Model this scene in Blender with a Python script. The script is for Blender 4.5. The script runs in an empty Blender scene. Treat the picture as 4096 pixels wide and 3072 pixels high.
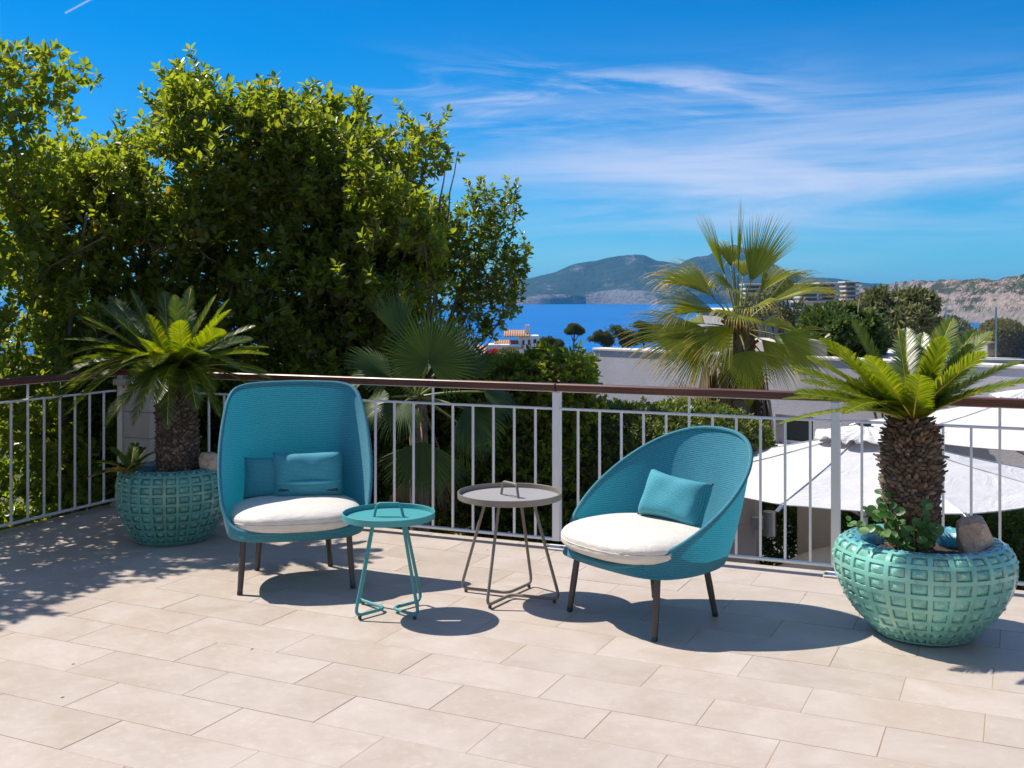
import bpy, bmesh, math, random
import numpy as np
from mathutils import Vector, Matrix, Euler
R = math.radians; HAZE = 5.4e-5
random.seed(7); rng = np.random.default_rng(7)
scene = bpy.context.scene
COL = scene.collection
# ------------------------------------------------------------------ camera, sky, sun, exposure
EYE = 1.6
cam_d = bpy.data.cameras.new('camera'); cam = bpy.data.objects.new('camera', cam_d); COL.objects.link(cam)
cam.location = (0, 0, EYE); cam.rotation_euler = (R(90), 0, 0)
cam_d.sensor_width = 36; cam_d.lens = 36 * 1070 / 1024; cam_d.shift_y = -84 / 1024
cam_d.clip_start = .05; cam_d.clip_end = 60000
scene.camera = cam
SUNV = Vector((-.526, .242, .815)).normalized()
SUN_EL = math.asin(SUNV.z); SUN_ROT = math.atan2(SUNV.x, SUNV.y)
W = bpy.data.worlds.new('World'); scene.world = W; W.use_nodes = True
wn = W.node_tree.nodes; wl = W.node_tree.links; wn.clear()
def N(t, **k):
    n = wn.new(t)
    for a, b in k.items(): setattr(n, a, b)
    return n
def wmath(op, a, b=None, c=None, clamp=False):
    n = wn.new('ShaderNodeMath'); n.operation = op; n.use_clamp = clamp
    for i, v in enumerate((a, b, c)):
        if v is None: continue
        if isinstance(v, (int, float)): n.inputs[i].default_value = v
        else: wl.new(v, n.inputs[i])
    return n.outputs[0]
sky = N('ShaderNodeTexSky'); sky.sky_type = 'NISHITA'; sky.sun_disc = False
sky.sun_elevation = SUN_EL; sky.sun_rotation = SUN_ROT; sky.altitude = 50
sky.air_density = 0.9; sky.dust_density = 0.25; sky.ozone_density = 4.0
hsv = N('ShaderNodeHueSaturation'); hsv.inputs['Saturation'].default_value = 1.28; hsv.inputs['Value'].default_value = 0.95
wl.new(sky.outputs[0], hsv.inputs['Color'])
tint = N('ShaderNodeMix', data_type='RGBA', blend_type='MULTIPLY'); tint.inputs[0].default_value = 1
wl.new(hsv.outputs[0], tint.inputs[6]); tint.inputs[7].default_value = (0.42, 0.865, 1.17, 1)
tc = N('ShaderNodeTexCoord'); sep = N('ShaderNodeSeparateXYZ'); wl.new(tc.outputs['Generated'], sep.inputs[0])
az = wmath('ARCTAN2', sep.outputs[0], sep.outputs[1]); el = wmath('ARCSINE', sep.outputs[2])
def streak(sa, se, ox, oy, det, lo, hi, dist=0.6, tilt=0.0):
    c = N('ShaderNodeCombineXYZ')
    e2 = wmath('ADD', el, wmath('MULTIPLY', az, tilt))
    wl.new(wmath('MULTIPLY_ADD', az, sa, ox), c.inputs[0]); wl.new(wmath('MULTIPLY_ADD', e2, se, oy), c.inputs[1])
    t = N('ShaderNodeTexNoise'); t.inputs['Scale'].default_value = 1; t.inputs['Detail'].default_value = det
    t.inputs['Roughness'].default_value = .58; t.inputs['Distortion'].default_value = dist
    wl.new(c.outputs[0], t.inputs['Vector'])
    m = N('ShaderNodeMapRange'); m.interpolation_type = 'SMOOTHSTEP'
    wl.new(t.outputs[0], m.inputs[0]); m.inputs[1].default_value = lo; m.inputs[2].default_value = hi
    return m.outputs[0]
def band(e0, wid):   # soft band round an elevation
    d = wmath('DIVIDE', wmath('SUBTRACT', el, e0), wid)
    return wmath('POWER', 2.718, wmath('MULTIPLY', wmath('MULTIPLY', d, d), -1))
def azmask(a0, a1):
    m = N('ShaderNodeMapRange'); m.interpolation_type = 'SMOOTHSTEP'
    wl.new(az, m.inputs[0]); m.inputs[1].default_value = a0; m.inputs[2].default_value = a1
    return m.outputs[0]
c1 = wmath('MULTIPLY', wmath('MULTIPLY', streak(2.2, 24, 3.1, 1.7, 6, .30, .70, .6, -.02), band(R(6.6), R(3.9))), azmask(-.25, .2))
c2 = wmath('MULTIPLY', wmath('MULTIPLY', streak(5, 34, 8.2, 4.4, 6, .42, .70, .9, .04), band(R(10.6), R(1.7))), azmask(-.22, .02))
c2 = wmath('MULTIPLY', c2, wmath('SUBTRACT', 1, azmask(.16, .34)))
azf = wmath('SMOOTH_MIN', 1, wmath('MAXIMUM', wmath('DIVIDE', wmath('SUBTRACT', el, R(15)), R(14)), 0), .1)
c3 = wmath('MULTIPLY', streak(1.8, 12, 1.2, 9.4, 4, .42, .74, .4, 0), wmath('MULTIPLY', azf, .85))  # cirrus above the view, added to whiten the ambient light
cl = wmath('ADD', wmath('MULTIPLY', c1, .74), wmath('ADD', wmath('MULTIPLY', c2, .62), c3), clamp=True)
ax, ay, bx, by = -.3957, .2425, -.3600, .2655      # contrail
dx_, dy_ = bx - ax, by - ay; ln_ = math.hypot(dx_, dy_); dx_ /= ln_; dy_ /= ln_
ct = wmath('ADD', wmath('MULTIPLY', wmath('SUBTRACT', az, ax), dx_), wmath('MULTIPLY', wmath('SUBTRACT', el, ay), dy_))
cpn = wmath('DIVIDE', wmath('SUBTRACT', wmath('MULTIPLY', wmath('SUBTRACT', az, ax), dy_), wmath('MULTIPLY', wmath('SUBTRACT', el, ay), dx_)), .0007)
cpn = wmath('POWER', 2.718, wmath('MULTIPLY', wmath('MULTIPLY', cpn, cpn), -1)); cin = wmath('MULTIPLY', wmath('GREATER_THAN', ct, 0), wmath('LESS_THAN', ct, ln_))
cl = wmath('ADD', cl, wmath('MULTIPLY', wmath('MULTIPLY', cpn, cin), .45), clamp=True)
mixc = N('ShaderNodeMix', data_type='RGBA'); wl.new(cl, mixc.inputs[0]); sub = N('ShaderNodeVectorMath', operation='SUBTRACT'); wl.new(tint.outputs[2], sub.inputs[0]); sub.inputs[1].default_value = (.42, .0, 0); mxv = N('ShaderNodeVectorMath', operation='MAXIMUM'); wl.new(sub.outputs[0], mxv.inputs[0]); mxv.inputs[1].default_value = (.02, .02, .02); wl.new(mxv.outputs[0], mixc.inputs[6])
mixc.inputs[7].default_value = (6.5, 6.7, 8.2, 1)
bg = N('ShaderNodeBackground'); bg.inputs[1].default_value = 0.085; wl.new(mixc.outputs[2], bg.inputs[0])
wo = N('ShaderNodeOutputWorld'); wl.new(bg.outputs[0], wo.inputs[0])
sd = bpy.data.lights.new('sun', 'SUN'); sd.energy = 4.6; sd.angle = R(.53); sd.color = (1, .93, .83)
so = bpy.data.objects.new('sun', sd); COL.objects.link(so); so.rotation_euler = SUNV.to_track_quat('Z', 'Y').to_euler()
vs = scene.view_settings; vs.view_transform = 'Standard'; vs.look = 'None'; vs.gamma = 1; vs.use_curve_mapping = False; vs.exposure = 0.52
cy = scene.cycles; cy.max_bounces = 6; cy.diffuse_bounces = 4; cy.glossy_bounces = 3; cy.transmission_bounces = 4; cy.volume_bounces = 0
cy.transparent_max_bounces = 6; cy.caustics_reflective = False; cy.caustics_refractive = False
cy.sample_clamp_indirect = 6; cy.use_denoising = True

# ------------------------------------------------------------------ helpers
def at(px, py, Y): return Vector(((px - 512) * Y / 1070, Y, EYE - (py - 300) * Y / 1070))
def nmesh(name, V, F, mat=None, parent=None, uv=None, smooth=False, mats=None, midx=None):
    V = np.asarray(V, np.float32).reshape(-1, 3)
    me = bpy.data.meshes.new(name); me.vertices.add(len(V)); me.vertices.foreach_set('co', V.ravel())
    if isinstance(F, np.ndarray):
        k = F.shape[1]; n = len(F)
        me.loops.add(n * k); me.loops.foreach_set('vertex_index', F.astype(np.int32).ravel())
        me.polygons.add(n); me.polygons.foreach_set('loop_start', np.arange(n, dtype=np.int32) * k)
        me.polygons.foreach_set('loop_total', np.full(n, k, np.int32))
        me.update(calc_edges=True)
    else:
        bpy.data.meshes.remove(me); me = bpy.data.meshes.new(name)
        me.from_pydata([tuple(map(float, v)) for v in V], [], [tuple(map(int, f)) for f in F]); me.update()
    if uv is not None:
        lay = me.uv_layers.new(name='uv'); vi = np.zeros(len(me.loops), np.int32); me.loops.foreach_get('vertex_index', vi)
        lay.data.foreach_set('uv', np.asarray(uv, np.float32)[vi].ravel())
    if smooth: me.polygons.foreach_set('use_smooth', np.ones(len(me.polygons), bool))
    if mats:
        for m in mats: me.materials.append(m)
        if midx is not None: me.polygons.foreach_set('material_index', np.asarray(midx, np.int32))
    elif mat: me.materials.append(mat)
    return link(name, me, parent)
def link(name, me, parent=None):
    o = bpy.data.objects.new(name, me); COL.objects.link(o)
    if parent is not None: o.parent = parent
    return o
def tag(o, label=None, cat=None, group=None, kind=None):
    if label: o['label'] = label
    if cat: o['category'] = cat
    if group: o['group'] = group
    if kind: o['kind'] = kind
    return o
def thing(name, loc, rz, label, cat, group=None):
    o = bpy.data.objects.new(name, None); COL.objects.link(o); o.location = loc; o.rotation_euler = (0, 0, rz)
    return tag(o, label, cat, group)
class MB:
    def __init__(s): s.v = []; s.f = []; s.uv = []
    def add(s, V, F, uv=None):
        b = len(s.v); s.v += [tuple(x) for x in V]; s.f += [tuple(i + b for i in f) for f in F]
        s.uv += list(uv) if uv is not None else [(0, 0)] * len(V)
    def box(s, c, d, rz=0, M=None):
        V = [Vector((x * d[0] / 2, y * d[1] / 2, z * d[2] / 2)) for x in (-1, 1) for y in (-1, 1) for z in (-1, 1)]
        m = (M or Matrix.Rotation(rz, 3, 'Z')); V = [m @ v + Vector(c) for v in V]
        s.add(V, [(0, 1, 3, 2), (4, 6, 7, 5), (0, 4, 5, 1), (2, 3, 7, 6), (0, 2, 6, 4), (1, 5, 7, 3)])
    def cbox(s, c, d, ch=.004, rz=0, M=None):     # chamfered box
        bm = bmesh.new(); bmesh.ops.create_cube(bm, size=1); bmesh.ops.scale(bm, vec=d, verts=bm.verts)
        bmesh.ops.bevel(bm, geom=list(bm.edges), offset=ch, segments=1, affect='EDGES')
        m = (M or Matrix.Rotation(rz, 3, 'Z')); bm.verts.index_update()
        s.add([m @ v.co + Vector(c) for v in bm.verts], [[v.index for v in f.verts] for f in bm.faces]); bm.free()
    def tube(s, P, r, n=8, cap=True, closed=False):
        P = [Vector(p) for p in P]; m = len(P); rr = r if isinstance(r, (list, tuple)) else [r] * m
        up = None; V = []
        for i in range(m):
            a = P[(i - 1) % m] if (closed or i > 0) else P[i]; b = P[(i + 1) % m] if (closed or i < m - 1) else P[i]
            t = (b - a).normalized()
            if up is None: up = Vector((0, 0, 1)) if abs(t.z) < .9 else Vector((1, 0, 0))
            x = t.cross(up).normalized(); up = x.cross(t).normalized()
            for k in range(n):
                an = 2 * math.pi * k / n; V.append(P[i] + (x * math.cos(an) + up * math.sin(an)) * rr[i])
        F = []
        for i in range(m if closed else m - 1):
            j = (i + 1) % m
            for k in range(n): F.append((i * n + k, i * n + (k + 1) % n, j * n + (k + 1) % n, j * n + k))
        if cap and not closed: F += [tuple(range(n))[::-1], tuple((m - 1) * n + k for k in range(n))]
        s.add(V, F)
    def lathe(s, prof, n=32, c=(0, 0, 0), cap=True):
        V = []; F = []
        for (r, z) in prof:
            for k in range(n): a = 2 * math.pi * k / n; V.append((c[0] + r * math.cos(a), c[1] + r * math.sin(a), c[2] + z))
        for i in range(len(prof) - 1):
            for k in range(n): F.append((i * n + k, i * n + (k + 1) % n, (i + 1) * n + (k + 1) % n, (i + 1) * n + k))
        if cap: F += [tuple(range(n))[::-1], tuple((len(prof) - 1) * n + k for k in range(n))]
        s.add(V, F)
    def build(s, name, mat, parent=None, smooth=False, sharp=None):
        me = bpy.data.meshes.new(name); me.from_pydata([tuple(v) for v in s.v], [], s.f); me.update()
        lay = me.uv_layers.new(name='uv')
        for l in me.loops: lay.data[l.index].uv = s.uv[l.vertex_index]
        if mat: me.materials.append(mat)
        if smooth or sharp:
            me.polygons.foreach_set('use_smooth', np.ones(len(me.polygons), bool))
            if sharp: me.set_sharp_from_angle(angle=R(sharp))
        return link(name, me, parent)
def bez(P, n=12):
    P = [Vector(p) for p in P]; out = []
    for i in range(n + 1):
        t = i / n; Q = P[:]
        while len(Q) > 1: Q = [Q[j].lerp(Q[j + 1], t) for j in range(len(Q) - 1)]
        out.append(Q[0])
    return out
def rounded(P, r, n=5):            # polyline with rounded corners
    P = [Vector(p) for p in P]; out = [P[0]]
    for i in range(1, len(P) - 1):
        a = (P[i - 1] - P[i]); b = (P[i + 1] - P[i]); d = min(r, a.length * .45, b.length * .45)
        out += bez([P[i] + a.normalized() * d, P[i], P[i] + b.normalized() * d], n)
    return out + [P[-1]]
# vectorised value noise
def _h(ix, iy, iz):
    n = (ix * 374761393 + iy * 668265263 + iz * 2147483647 * 3) & 0xffffffff
    n = ((n ^ (n >> 13)) * 1274126177) & 0xffffffff
    return ((n ^ (n >> 16)) & 0xffff) / 65535.0
def vnoise(p):
    p = np.asarray(p, np.float64); i = np.floor(p).astype(np.int64); f = p - i; f = f * f * (3 - 2 * f); o = 0
    for dx in (0, 1):
        for dy in (0, 1):
            for dz in (0, 1):
                w = (f[..., 0] if dx else 1 - f[..., 0]) * (f[..., 1] if dy else 1 - f[..., 1]) * (f[..., 2] if dz else 1 - f[..., 2])
                o = o + w * _h(i[..., 0] + dx, i[..., 1] + dy, i[..., 2] + dz)
    return o
def fbm(p, o=4, g=.5):
    p = np.asarray(p, np.float64); s = 0; a = 1; t = 0
    for k in range(o): s = s + a * vnoise(p * (2 ** k) + k * 17.3); t += a; a *= g
    return s / t
# ------------------------------------------------------------------ materials
class M_:
    def __init__(s, name):
        s.m = bpy.data.materials.new(name); s.m.use_nodes = True; s.t = s.m.node_tree; s.n = s.t.nodes; s.l = s.t.links; s.n.clear()
        s.out = s.n.new('ShaderNodeOutputMaterial'); s.p = s.n.new('ShaderNodeBsdfPrincipled'); s.l.new(s.p.outputs[0], s.out.inputs[0])
    def node(s, t, **k):
        n = s.n.new(t)
        for a, b in k.items(): setattr(n, a, b)
        return n
    def set(s, n, i, v):
        if hasattr(v, 'is_linked') or isinstance(v, bpy.types.NodeSocket): s.l.new(v, n.inputs[i])
        else: n.inputs[i].default_value = v
    def math(s, op, a, b=None, c=None, clamp=False):
        n = s.node('ShaderNodeMath', operation=op, use_clamp=clamp)
        for i, v in enumerate((a, b, c)):
            if v is not None: s.set(n, i, v)
        return n.outputs[0]
    def coord(s, kind='Object'):
        if kind == 'World': return s.node('ShaderNodeNewGeometry').outputs['Position']
        return s.node('ShaderNodeTexCoord').outputs[kind]
    def noise(s, vec, scale, detail=4, rough=.55, dist=0, out=0):
        n = s.node('ShaderNodeTexNoise'); s.l.new(vec, n.inputs['Vector']); n.inputs['Scale'].default_value = scale
        n.inputs['Detail'].default_value = detail; n.inputs['Roughness'].default_value = rough; n.inputs['Distortion'].default_value = dist
        return n.outputs[out]
    def mapr(s, v, a, b, c=0, d=1, smooth=True):
        n = s.node('ShaderNodeMapRange'); n.interpolation_type = 'SMOOTHSTEP' if smooth else 'LINEAR'
        s.set(n, 0, v); n.inputs[1].default_value = a; n.inputs[2].default_value = b; n.inputs[3].default_value = c; n.inputs[4].default_value = d
        return n.outputs[0]
    def ramp(s, v, stops, interp='LINEAR'):
        n = s.node('ShaderNodeValToRGB'); n.color_ramp.interpolation = interp; e = n.color_ramp.elements
        while len(e) < len(stops): e.new(.5)
        for i, (p, c) in enumerate(stops): e[i].position = p; e[i].color = (*c, 1) if len(c) == 3 else c
        s.l.new(v, n.inputs[0]); return n.outputs[0]
    def mix(s, f, a, b, bt='MIX'):
        n = s.node('ShaderNodeMix', data_type='RGBA', blend_type=bt)
        s.set(n, 0, f)
        for i, v in ((6, a), (7, b)):
            if isinstance(v, (tuple, list)): n.inputs[i].default_value = (*v, 1) if len(v) == 3 else v
            else: s.l.new(v, n.inputs[i])
        return n.outputs[2]
    def scale(s, vec, v):
        n = s.node('ShaderNodeMapping'); s.l.new(vec, n.inputs[0]); n.inputs['Scale'].default_value = v; return n.outputs[0]
    def bump(s, h, strength=.5, dist=.01):
        n = s.node('ShaderNodeBump'); n.inputs['Strength'].default_value = strength; n.inputs['Distance'].default_value = dist
        s.l.new(h, n.inputs['Height']); s.l.new(n.outputs[0], s.p.inputs['Normal']); return n.outputs[0]
    def col(s, c): s.set(s.p, 'Base Color', (*c, 1) if isinstance(c, tuple) else c)
    def rough(s, r): s.set(s.p, 'Roughness', r)
    def translucent(s, color, fac, normal=None):
        t = s.node('ShaderNodeBsdfTranslucent'); s.set(t, 0, (*color, 1) if isinstance(color, tuple) else color)
        if normal is not None: s.l.new(normal, t.inputs['Normal'])
        mx = s.node('ShaderNodeMixShader'); s.set(mx, 0, fac); s.l.new(s.p.outputs[0], mx.inputs[1]); s.l.new(t.outputs[0], mx.inputs[2])
        s.l.new(mx.outputs[0], s.out.inputs[0])
def paint(name, c, rough=.5, var=.12, metal=0, bumps=.0, scale=30):
    m = M_(name); v = m.coord('World'); n = m.noise(v, 3, 5)
    m.col(m.mix(m.mapr(n, .3, .7, 0, 1), tuple(x * (1 - var) for x in c), tuple(min(1, x * (1 + var)) for x in c)))
    m.rough(rough); m.p.inputs['Metallic'].default_value = metal
    if bumps: m.bump(m.noise(v, scale, 4), bumps, .01)
    return m.m
def stucco(name, c, rough=.9, stain=(.6, .58, .55)):
    m = M_(name); v = m.coord('World')
    n = m.noise(v, .7, 6, .6); f = m.mapr(m.noise(m.scale(v, (1.2, 1.2, .25)), 2.2, 6, .65), .5, .78)
    base = m.mix(m.mapr(n, .3, .7), tuple(x * .9 for x in c), tuple(x * 1.06 for x in c))
    m.col(m.mix(m.math('MULTIPLY', f, .35), base, tuple(a * b for a, b in zip(c, stain)))); m.rough(rough)
    m.bump(m.math('ADD', m.noise(v, 45, 4), m.math('MULTIPLY', m.noise(v, 5, 3), .6)), .45, .012); return m.m
def foliage_mat(name, stops, trans=(.10, .16, .01), tf=.35, rough=.38, spec=.5, veinscale=None):
    m = M_(name); g = m.node('ShaderNodeNewGeometry'); r = g.outputs['Random Per Island']
    c = m.ramp(r, stops); w = m.noise(m.coord('World'), 1.3, 3)
    c = m.mix(m.mapr(w, .3, .7, 0, .4), c, m.mix(.5, c, (.06, .10, .015)))
    m.col(c); m.rough(m.mapr(m.math('FRACT', m.math('MULTIPLY', r, 17.3)), 0, 1, rough - .12, rough + .18, False)); m.p.inputs['Specular IOR Level'].default_value = spec
    tcn = m.mix(.5, m.mix(1.0, c, (3.2, 3.0, 1.2), 'MULTIPLY'), trans)
    m.translucent(tcn, tf); return m.m
# ------------------------------------------------------------------ terrace materials
def stone_tile_mat():
    m = M_('porcelain_tile'); v = m.coord('World'); oi = m.node('ShaderNodeObjectInfo').outputs['Random']
    off = m.node('ShaderNodeVectorMath', operation='ADD'); m.l.new(v, off.inputs[0])
    cb = m.node('ShaderNodeCombineXYZ'); m.l.new(m.math('MULTIPLY', oi, 37), cb.inputs[2]); m.l.new(cb.outputs[0], off.inputs[1]); q = off.outputs[0]
    big = m.noise(q, 2.6, 6, .62, .4); fine = m.noise(q, 26, 6, .7, .8); speck = m.noise(q, 130, 3, .6)
    c = m.mix(m.mapr(big, .32, .68), (.430, .362, .302), (.500, .440, .392))
    c = m.mix(m.mapr(fine, .52, .74, 0, .45), c, (.56, .51, .46))
    c = m.mix(m.mapr(speck, .62, .75, 0, .25), c, (.33, .28, .23))
    c = m.mix(m.mapr(m.noise(v, .55, 4, .6), .45, .75, 0, .25), c, (.40, .335, .27))
    c = m.mix(1.0, c, m.ramp(oi, [(0, (.955, .94, .925)), (.35, (1.0, .985, .975)), (.7, (1.02, 1.0, .985)), (1, (1.05, 1.03, 1.02))]), 'MULTIPLY')
    sc = m.noise(m.scale(v, (1, 1, 1)), 5, 8, .75, 2.5); c = m.mix(m.mapr(sc, .60, .66, 0, .16), c, (.36, .30, .25)); c = m.mix(m.mapr(m.noise(v, 320, 1), .77, .80, 0, .6), c, (.12, .09, .07))
    m.col(c); m.rough(m.mapr(fine, .3, .8, .42, .62)); m.p.inputs['Specular IOR Level'].default_value = .35
    m.bump(m.math('ADD', fine, m.math('MULTIPLY', speck, .5)), .12, .004); return m.m
MT = stone_tile_mat()
def grout_mat():
    m = M_('sandy_grout'); v = m.coord('World'); m.col(m.mix(m.noise(v, 6, 4), (.27, .19, .12), (.44, .34, .24))); m.rough(.95); return m.m
MG = grout_mat()
M_slab = stucco('terrace_slab_render', (.42, .39, .36))
def white_metal():
    m = M_('white_painted_metal'); v = m.coord('World'); n = m.noise(v, 38, 4, .7)
    c = m.mix(m.mapr(m.noise(v, 2, 3), .3, .7), (.72, .71, .70), (.80, .79, .79)); c = m.mix(m.mapr(n, .72, .78, 0, .7), c, (.30, .16, .08))
    m.col(c); m.rough(.38); m.bump(m.noise(v, 60, 3), .05, .004); return m.m
MW = white_metal()
def wood_mat():
    m = M_('oiled_hardwood'); v = m.coord('Object'); g = m.noise(m.scale(v, (1.2, 40, 40)), 2.2, 5, .6, .3)
    c = m.mix(m.mapr(g, .3, .7), (.060, .017, .009), (.165, .052, .026)); c = m.mix(m.mapr(m.noise(v, 2.5, 3), .5, .8, 0, .5), c, (.20, .075, .042))
    m.col(c); m.rough(m.mapr(g, .3, .7, .30, .48)); m.bump(g, .25, .003); return m.m
MWOOD = wood_mat()
# fence geometry
P_C = Vector((.29, 6.89, 0)); F1 = Vector((.917, -.399, 0)).normalized(); CORNER = Vector((-3.06, 8.30, 0)); F2 = Vector((-.387, -.922, 0)).normalized()
N1 = Vector((F1.y * -1, F1.x, 0)); N1 = N1 if N1.y > 0 else -N1      # outward of the back run
N2 = Vector((-F2.y, F2.x, 0)); N2 = N2 if N2.x < 0 else -N2          # outward of the left run
EDGE = .10
def clip(poly, p0, n):              # keep (p-p0).n <= 0
    out = []
    for i in range(len(poly)):
        a = poly[i]; b = poly[(i + 1) % len(poly)]; da = (a - p0).dot(n); db = (b - p0).dot(n)
        if da <= 0: out.append(a)
        if da * db < 0: out.append(a.lerp(b, da / (da - db)))
    return out
def slab_poly(mb, poly, z0, z1, ch=.0009):
    n = len(poly); c = sum(poly, Vector()) / n
    ins = [p + (c - p).normalized() * ch * 1.4 for p in poly]
    V = [(p.x, p.y, z0) for p in poly] + [(p.x, p.y, z1 - ch) for p in poly] + [(p.x, p.y, z1) for p in ins]
    F = [tuple(range(2 * n, 3 * n))]
    for i in range(n):
        j = (i + 1) % n; F += [(i, j, n + j, n + i), (n + i, n + j, 2 * n + j, 2 * n + i)]
    mb.add(V, F)
# ground under the terrace and its tiles
th = .442; TU = Vector((math.cos(th), -math.sin(th), 0)); TV = Vector((math.sin(th), math.cos(th), 0))
TWD, TL, TD0 = .295, .650, 2.754; GAP = .0034
base = [Vector((-7, -4, 0)), Vector((9, -4, 0)), Vector((9, 12, 0)), Vector((-7, 12, 0))]
base = clip(clip(base, P_C + N1 * EDGE, N1), CORNER + N2 * EDGE, N2)
mb = MB(); slab_poly(mb, base, -.30, -.0016); floor = tag(mb.build('terrace_floor', MG), kind='structure')
inner = [p for p in base]
LE = CORNER - N2 * .19              # border course on the left run
inner = clip(inner, LE, N2)
mesh0 = MB(); slab_poly(mesh0, [Vector((GAP / 2, GAP / 2, 0)), Vector((TL - GAP / 2, GAP / 2, 0)), Vector((TL - GAP / 2, TWD - GAP / 2, 0)), Vector((GAP / 2, TWD - GAP / 2, 0))], -.02, 0)
tile0 = mesh0.build('tile', MT, floor); tile0.rotation_euler = (0, 0, -th); used0 = False
rest = MB(); tr = random.Random(3)
for r in range(-22, 22):
    s0 = .167 + .0088 * r + (TL / 2 if r % 2 else 0)
    for k in range(-14, 16):
        u = s0 + k * TL; v = TD0 + r * TWD
        o = TU * u + TV * v; q = [o, o + TU * TL, o + TU * TL + TV * TWD, o + TV * TWD]; ctr = (q[0] + q[2]) / 2
        cl_ = q
        if any((p - (P_C + N1 * EDGE)).dot(N1) > 0 for p in q): cl_ = clip(cl_, P_C + N1 * EDGE, N1)
        if cl_ and any((p - LE).dot(N2) > 0 for p in q): cl_ = clip(cl_, LE, N2)
        if len(cl_) < 3: continue
        if ctr.x < -6.8 or ctr.x > 8.8 or ctr.y < -3.8: continue
        seen = ctr.y > 3.3 and abs(ctr.x) < .5 * ctr.y + .3
        whole = cl_ is q
        dz = tr.uniform(-.0012, .0005)
        if seen and whole:
            if not used0: t = tile0; used0 = True
            else: t = tile0.copy(); COL.objects.link(t)
            t.location = (o.x, o.y, dz)
        else:
            c = sum(cl_, Vector()) / len(cl_); sh = [p + (c - p).normalized() * GAP * .5 for p in cl_]
            if seen:
                mb = MB(); slab_poly(mb, [p - c for p in sh], -.02, 0); t = mb.build('tile', MT, floor); t.location = (c.x, c.y, dz)
            else: slab_poly(rest, sh, -.02, dz)
tag(rest.build('tile_paving', MT, floor), kind='stuff')
# border course (coping) along the left run
L0 = CORNER - F2 * 0.0
for k in range(10):
    a = CORNER + F2 * (k * .60 - .05); q = [a - N2 * .187, a + F2 * .596 - N2 * .187, a + F2 * .596 + N2 * (EDGE + .012), a + N2 * (EDGE + .012)]
    q = clip(q, P_C + N1 * EDGE, N1)
    if len(q) > 2:
        c = sum(q, Vector()) / len(q); mb = MB(); slab_poly(mb, [p - c for p in q], -.03, 0, .003); t = mb.build('coping_stone', MT, floor); t.location = (c.x, c.y, .0012)
# terrace side walls
mb = MB()
for (p0, d, n, L) in ((P_C - F1 * 3.7, F1, N1, 12.5), (CORNER, F2, N2, 12)):
    a = p0 + n * (EDGE - .10); b = a + d * L; c = (a + b) / 2
    mb.box((c.x, c.y, -1.75), (L, .16, 2.9), math.atan2(d.y, d.x))
tag(mb.build('terrace_retaining_wall', M_slab), kind='structure')

# ------------------------------------------------------------------ railings
M_dark = paint('grime_metal', (.25, .23, .21), .5)
def railing(name, p0, d, posts, tall_at, rails, label, skip):
    """p0 origin, d unit direction, posts = list of s, bays between them filled with balusters every ~0.144"""
    root = thing(name, p0, math.atan2(d.y, d.x), label, 'railing')
    for s in posts[skip:]:
        m = MB(); m.cbox((s, 0, .531), (.050, .050, .957), .003); p = m.build('post', MW, root)
        b = MB(); b.cbox((s, -.005, .004 + .005), (.13, .11, .010), .002); q = b.build('base_plate', MW, p)
        for sx in (-.048, .048):
            bb = MB(); bb.lathe([(.009, .012), (.009, .020), (.005, .021), (.005, .03)], 6, (s + sx, -.04, 0)); bb.build('bolt', M_dark, p)
    for i in range(len(posts) - 1):
        a, b = posts[i], posts[i + 1]; n = max(2, round(abs(b - a) / .1442)); st = (b - a) / n
        for k in range(1, n):
            s = a + st * k; tall = (k == n // 2 and tall_at)
            z1 = 1.0095 if tall else .893; m = MB(); m.cbox((s, 0, (.068 + z1) / 2), (.0145, .0145, z1 - .068), .002); m.build('baluster', MW, root)
        for z, hh, nm in ((.900, .014, 'upper_rail'), (.060, .016, 'bottom_rail')):
            m = MB(); m.cbox(((a + b) / 2, 0, z), (abs(b - a) - .050, .032, hh), .003); m.build(nm, MW, root)
    for (a, b) in rails:
        m = MB(); m.cbox(((a + b) / 2, 0, 1.0125), (abs(b - a) - .004, .042, .005), .001); m.build('rail_strip', MW, root)
        m = MB(); m.cbox((0, 0, 0), (abs(b - a) - .005, .072, .047), .006); h = m.build('handrail', MWOOD, root); h.location = ((a + b) / 2, 0, 1.0395)
    return root
s_corner = -(P_C - CORNER).length
railing('railing', P_C, F1, [s_corner, -1.80, 0, 1.730, 3.46, 5.2], True, [(s_corner - .02, 0), (0, 3.5), (3.5, 5.2)],
        'long white railing with brown handrail running behind both chairs', 0)
railing('railing', CORNER, F2, [.144 * 0, 1.73, 3.46, 5.2], True, [(.03, 3.0), (3.0, 5.2)],
        'short white railing run at the left edge beside the dark hedge', 1)
# masonry corner pier
M_pier = stucco('pier_stone', (.50, .46, .42))
pc = CORNER + N1 * .18 + F1 * .19
pr = thing('corner_pier', (pc.x, pc.y, 0), math.atan2(F1.y, F1.x), 'pale masonry pier with stacked blocks in the railing corner behind the left pot', 'pier')
m = MB(); m.cbox((0, 0, .02), (.44, .44, .10), .012); m.cbox((0, 0, .105), (.40, .40, .07), .02); m.build('plinth', M_pier, pr)
for k in range(4):
    m = MB()
    a = [(x * (.17 - c * (0)), y * .17) for x, y, c in ()]
    oct_ = []
    w = .178; c = .055
    for (x, y) in ((w, -w + c), (w, w - c), (w - c, w), (-w + c, w), (-w, w - c), (-w, -w + c), (-w + c, -w), (w - c, -w)): oct_.append(Vector((x, y, 0)))
    slab_poly(m, oct_, .142 + k * .2, .142 + k * .2 + .197, .006); m.build('pier_block', M_pier, pr)
m = MB(); m.cbox((0, 0, .965), (.43, .43, .05), .01); m.build('cap', M_pier, pr)

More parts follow.
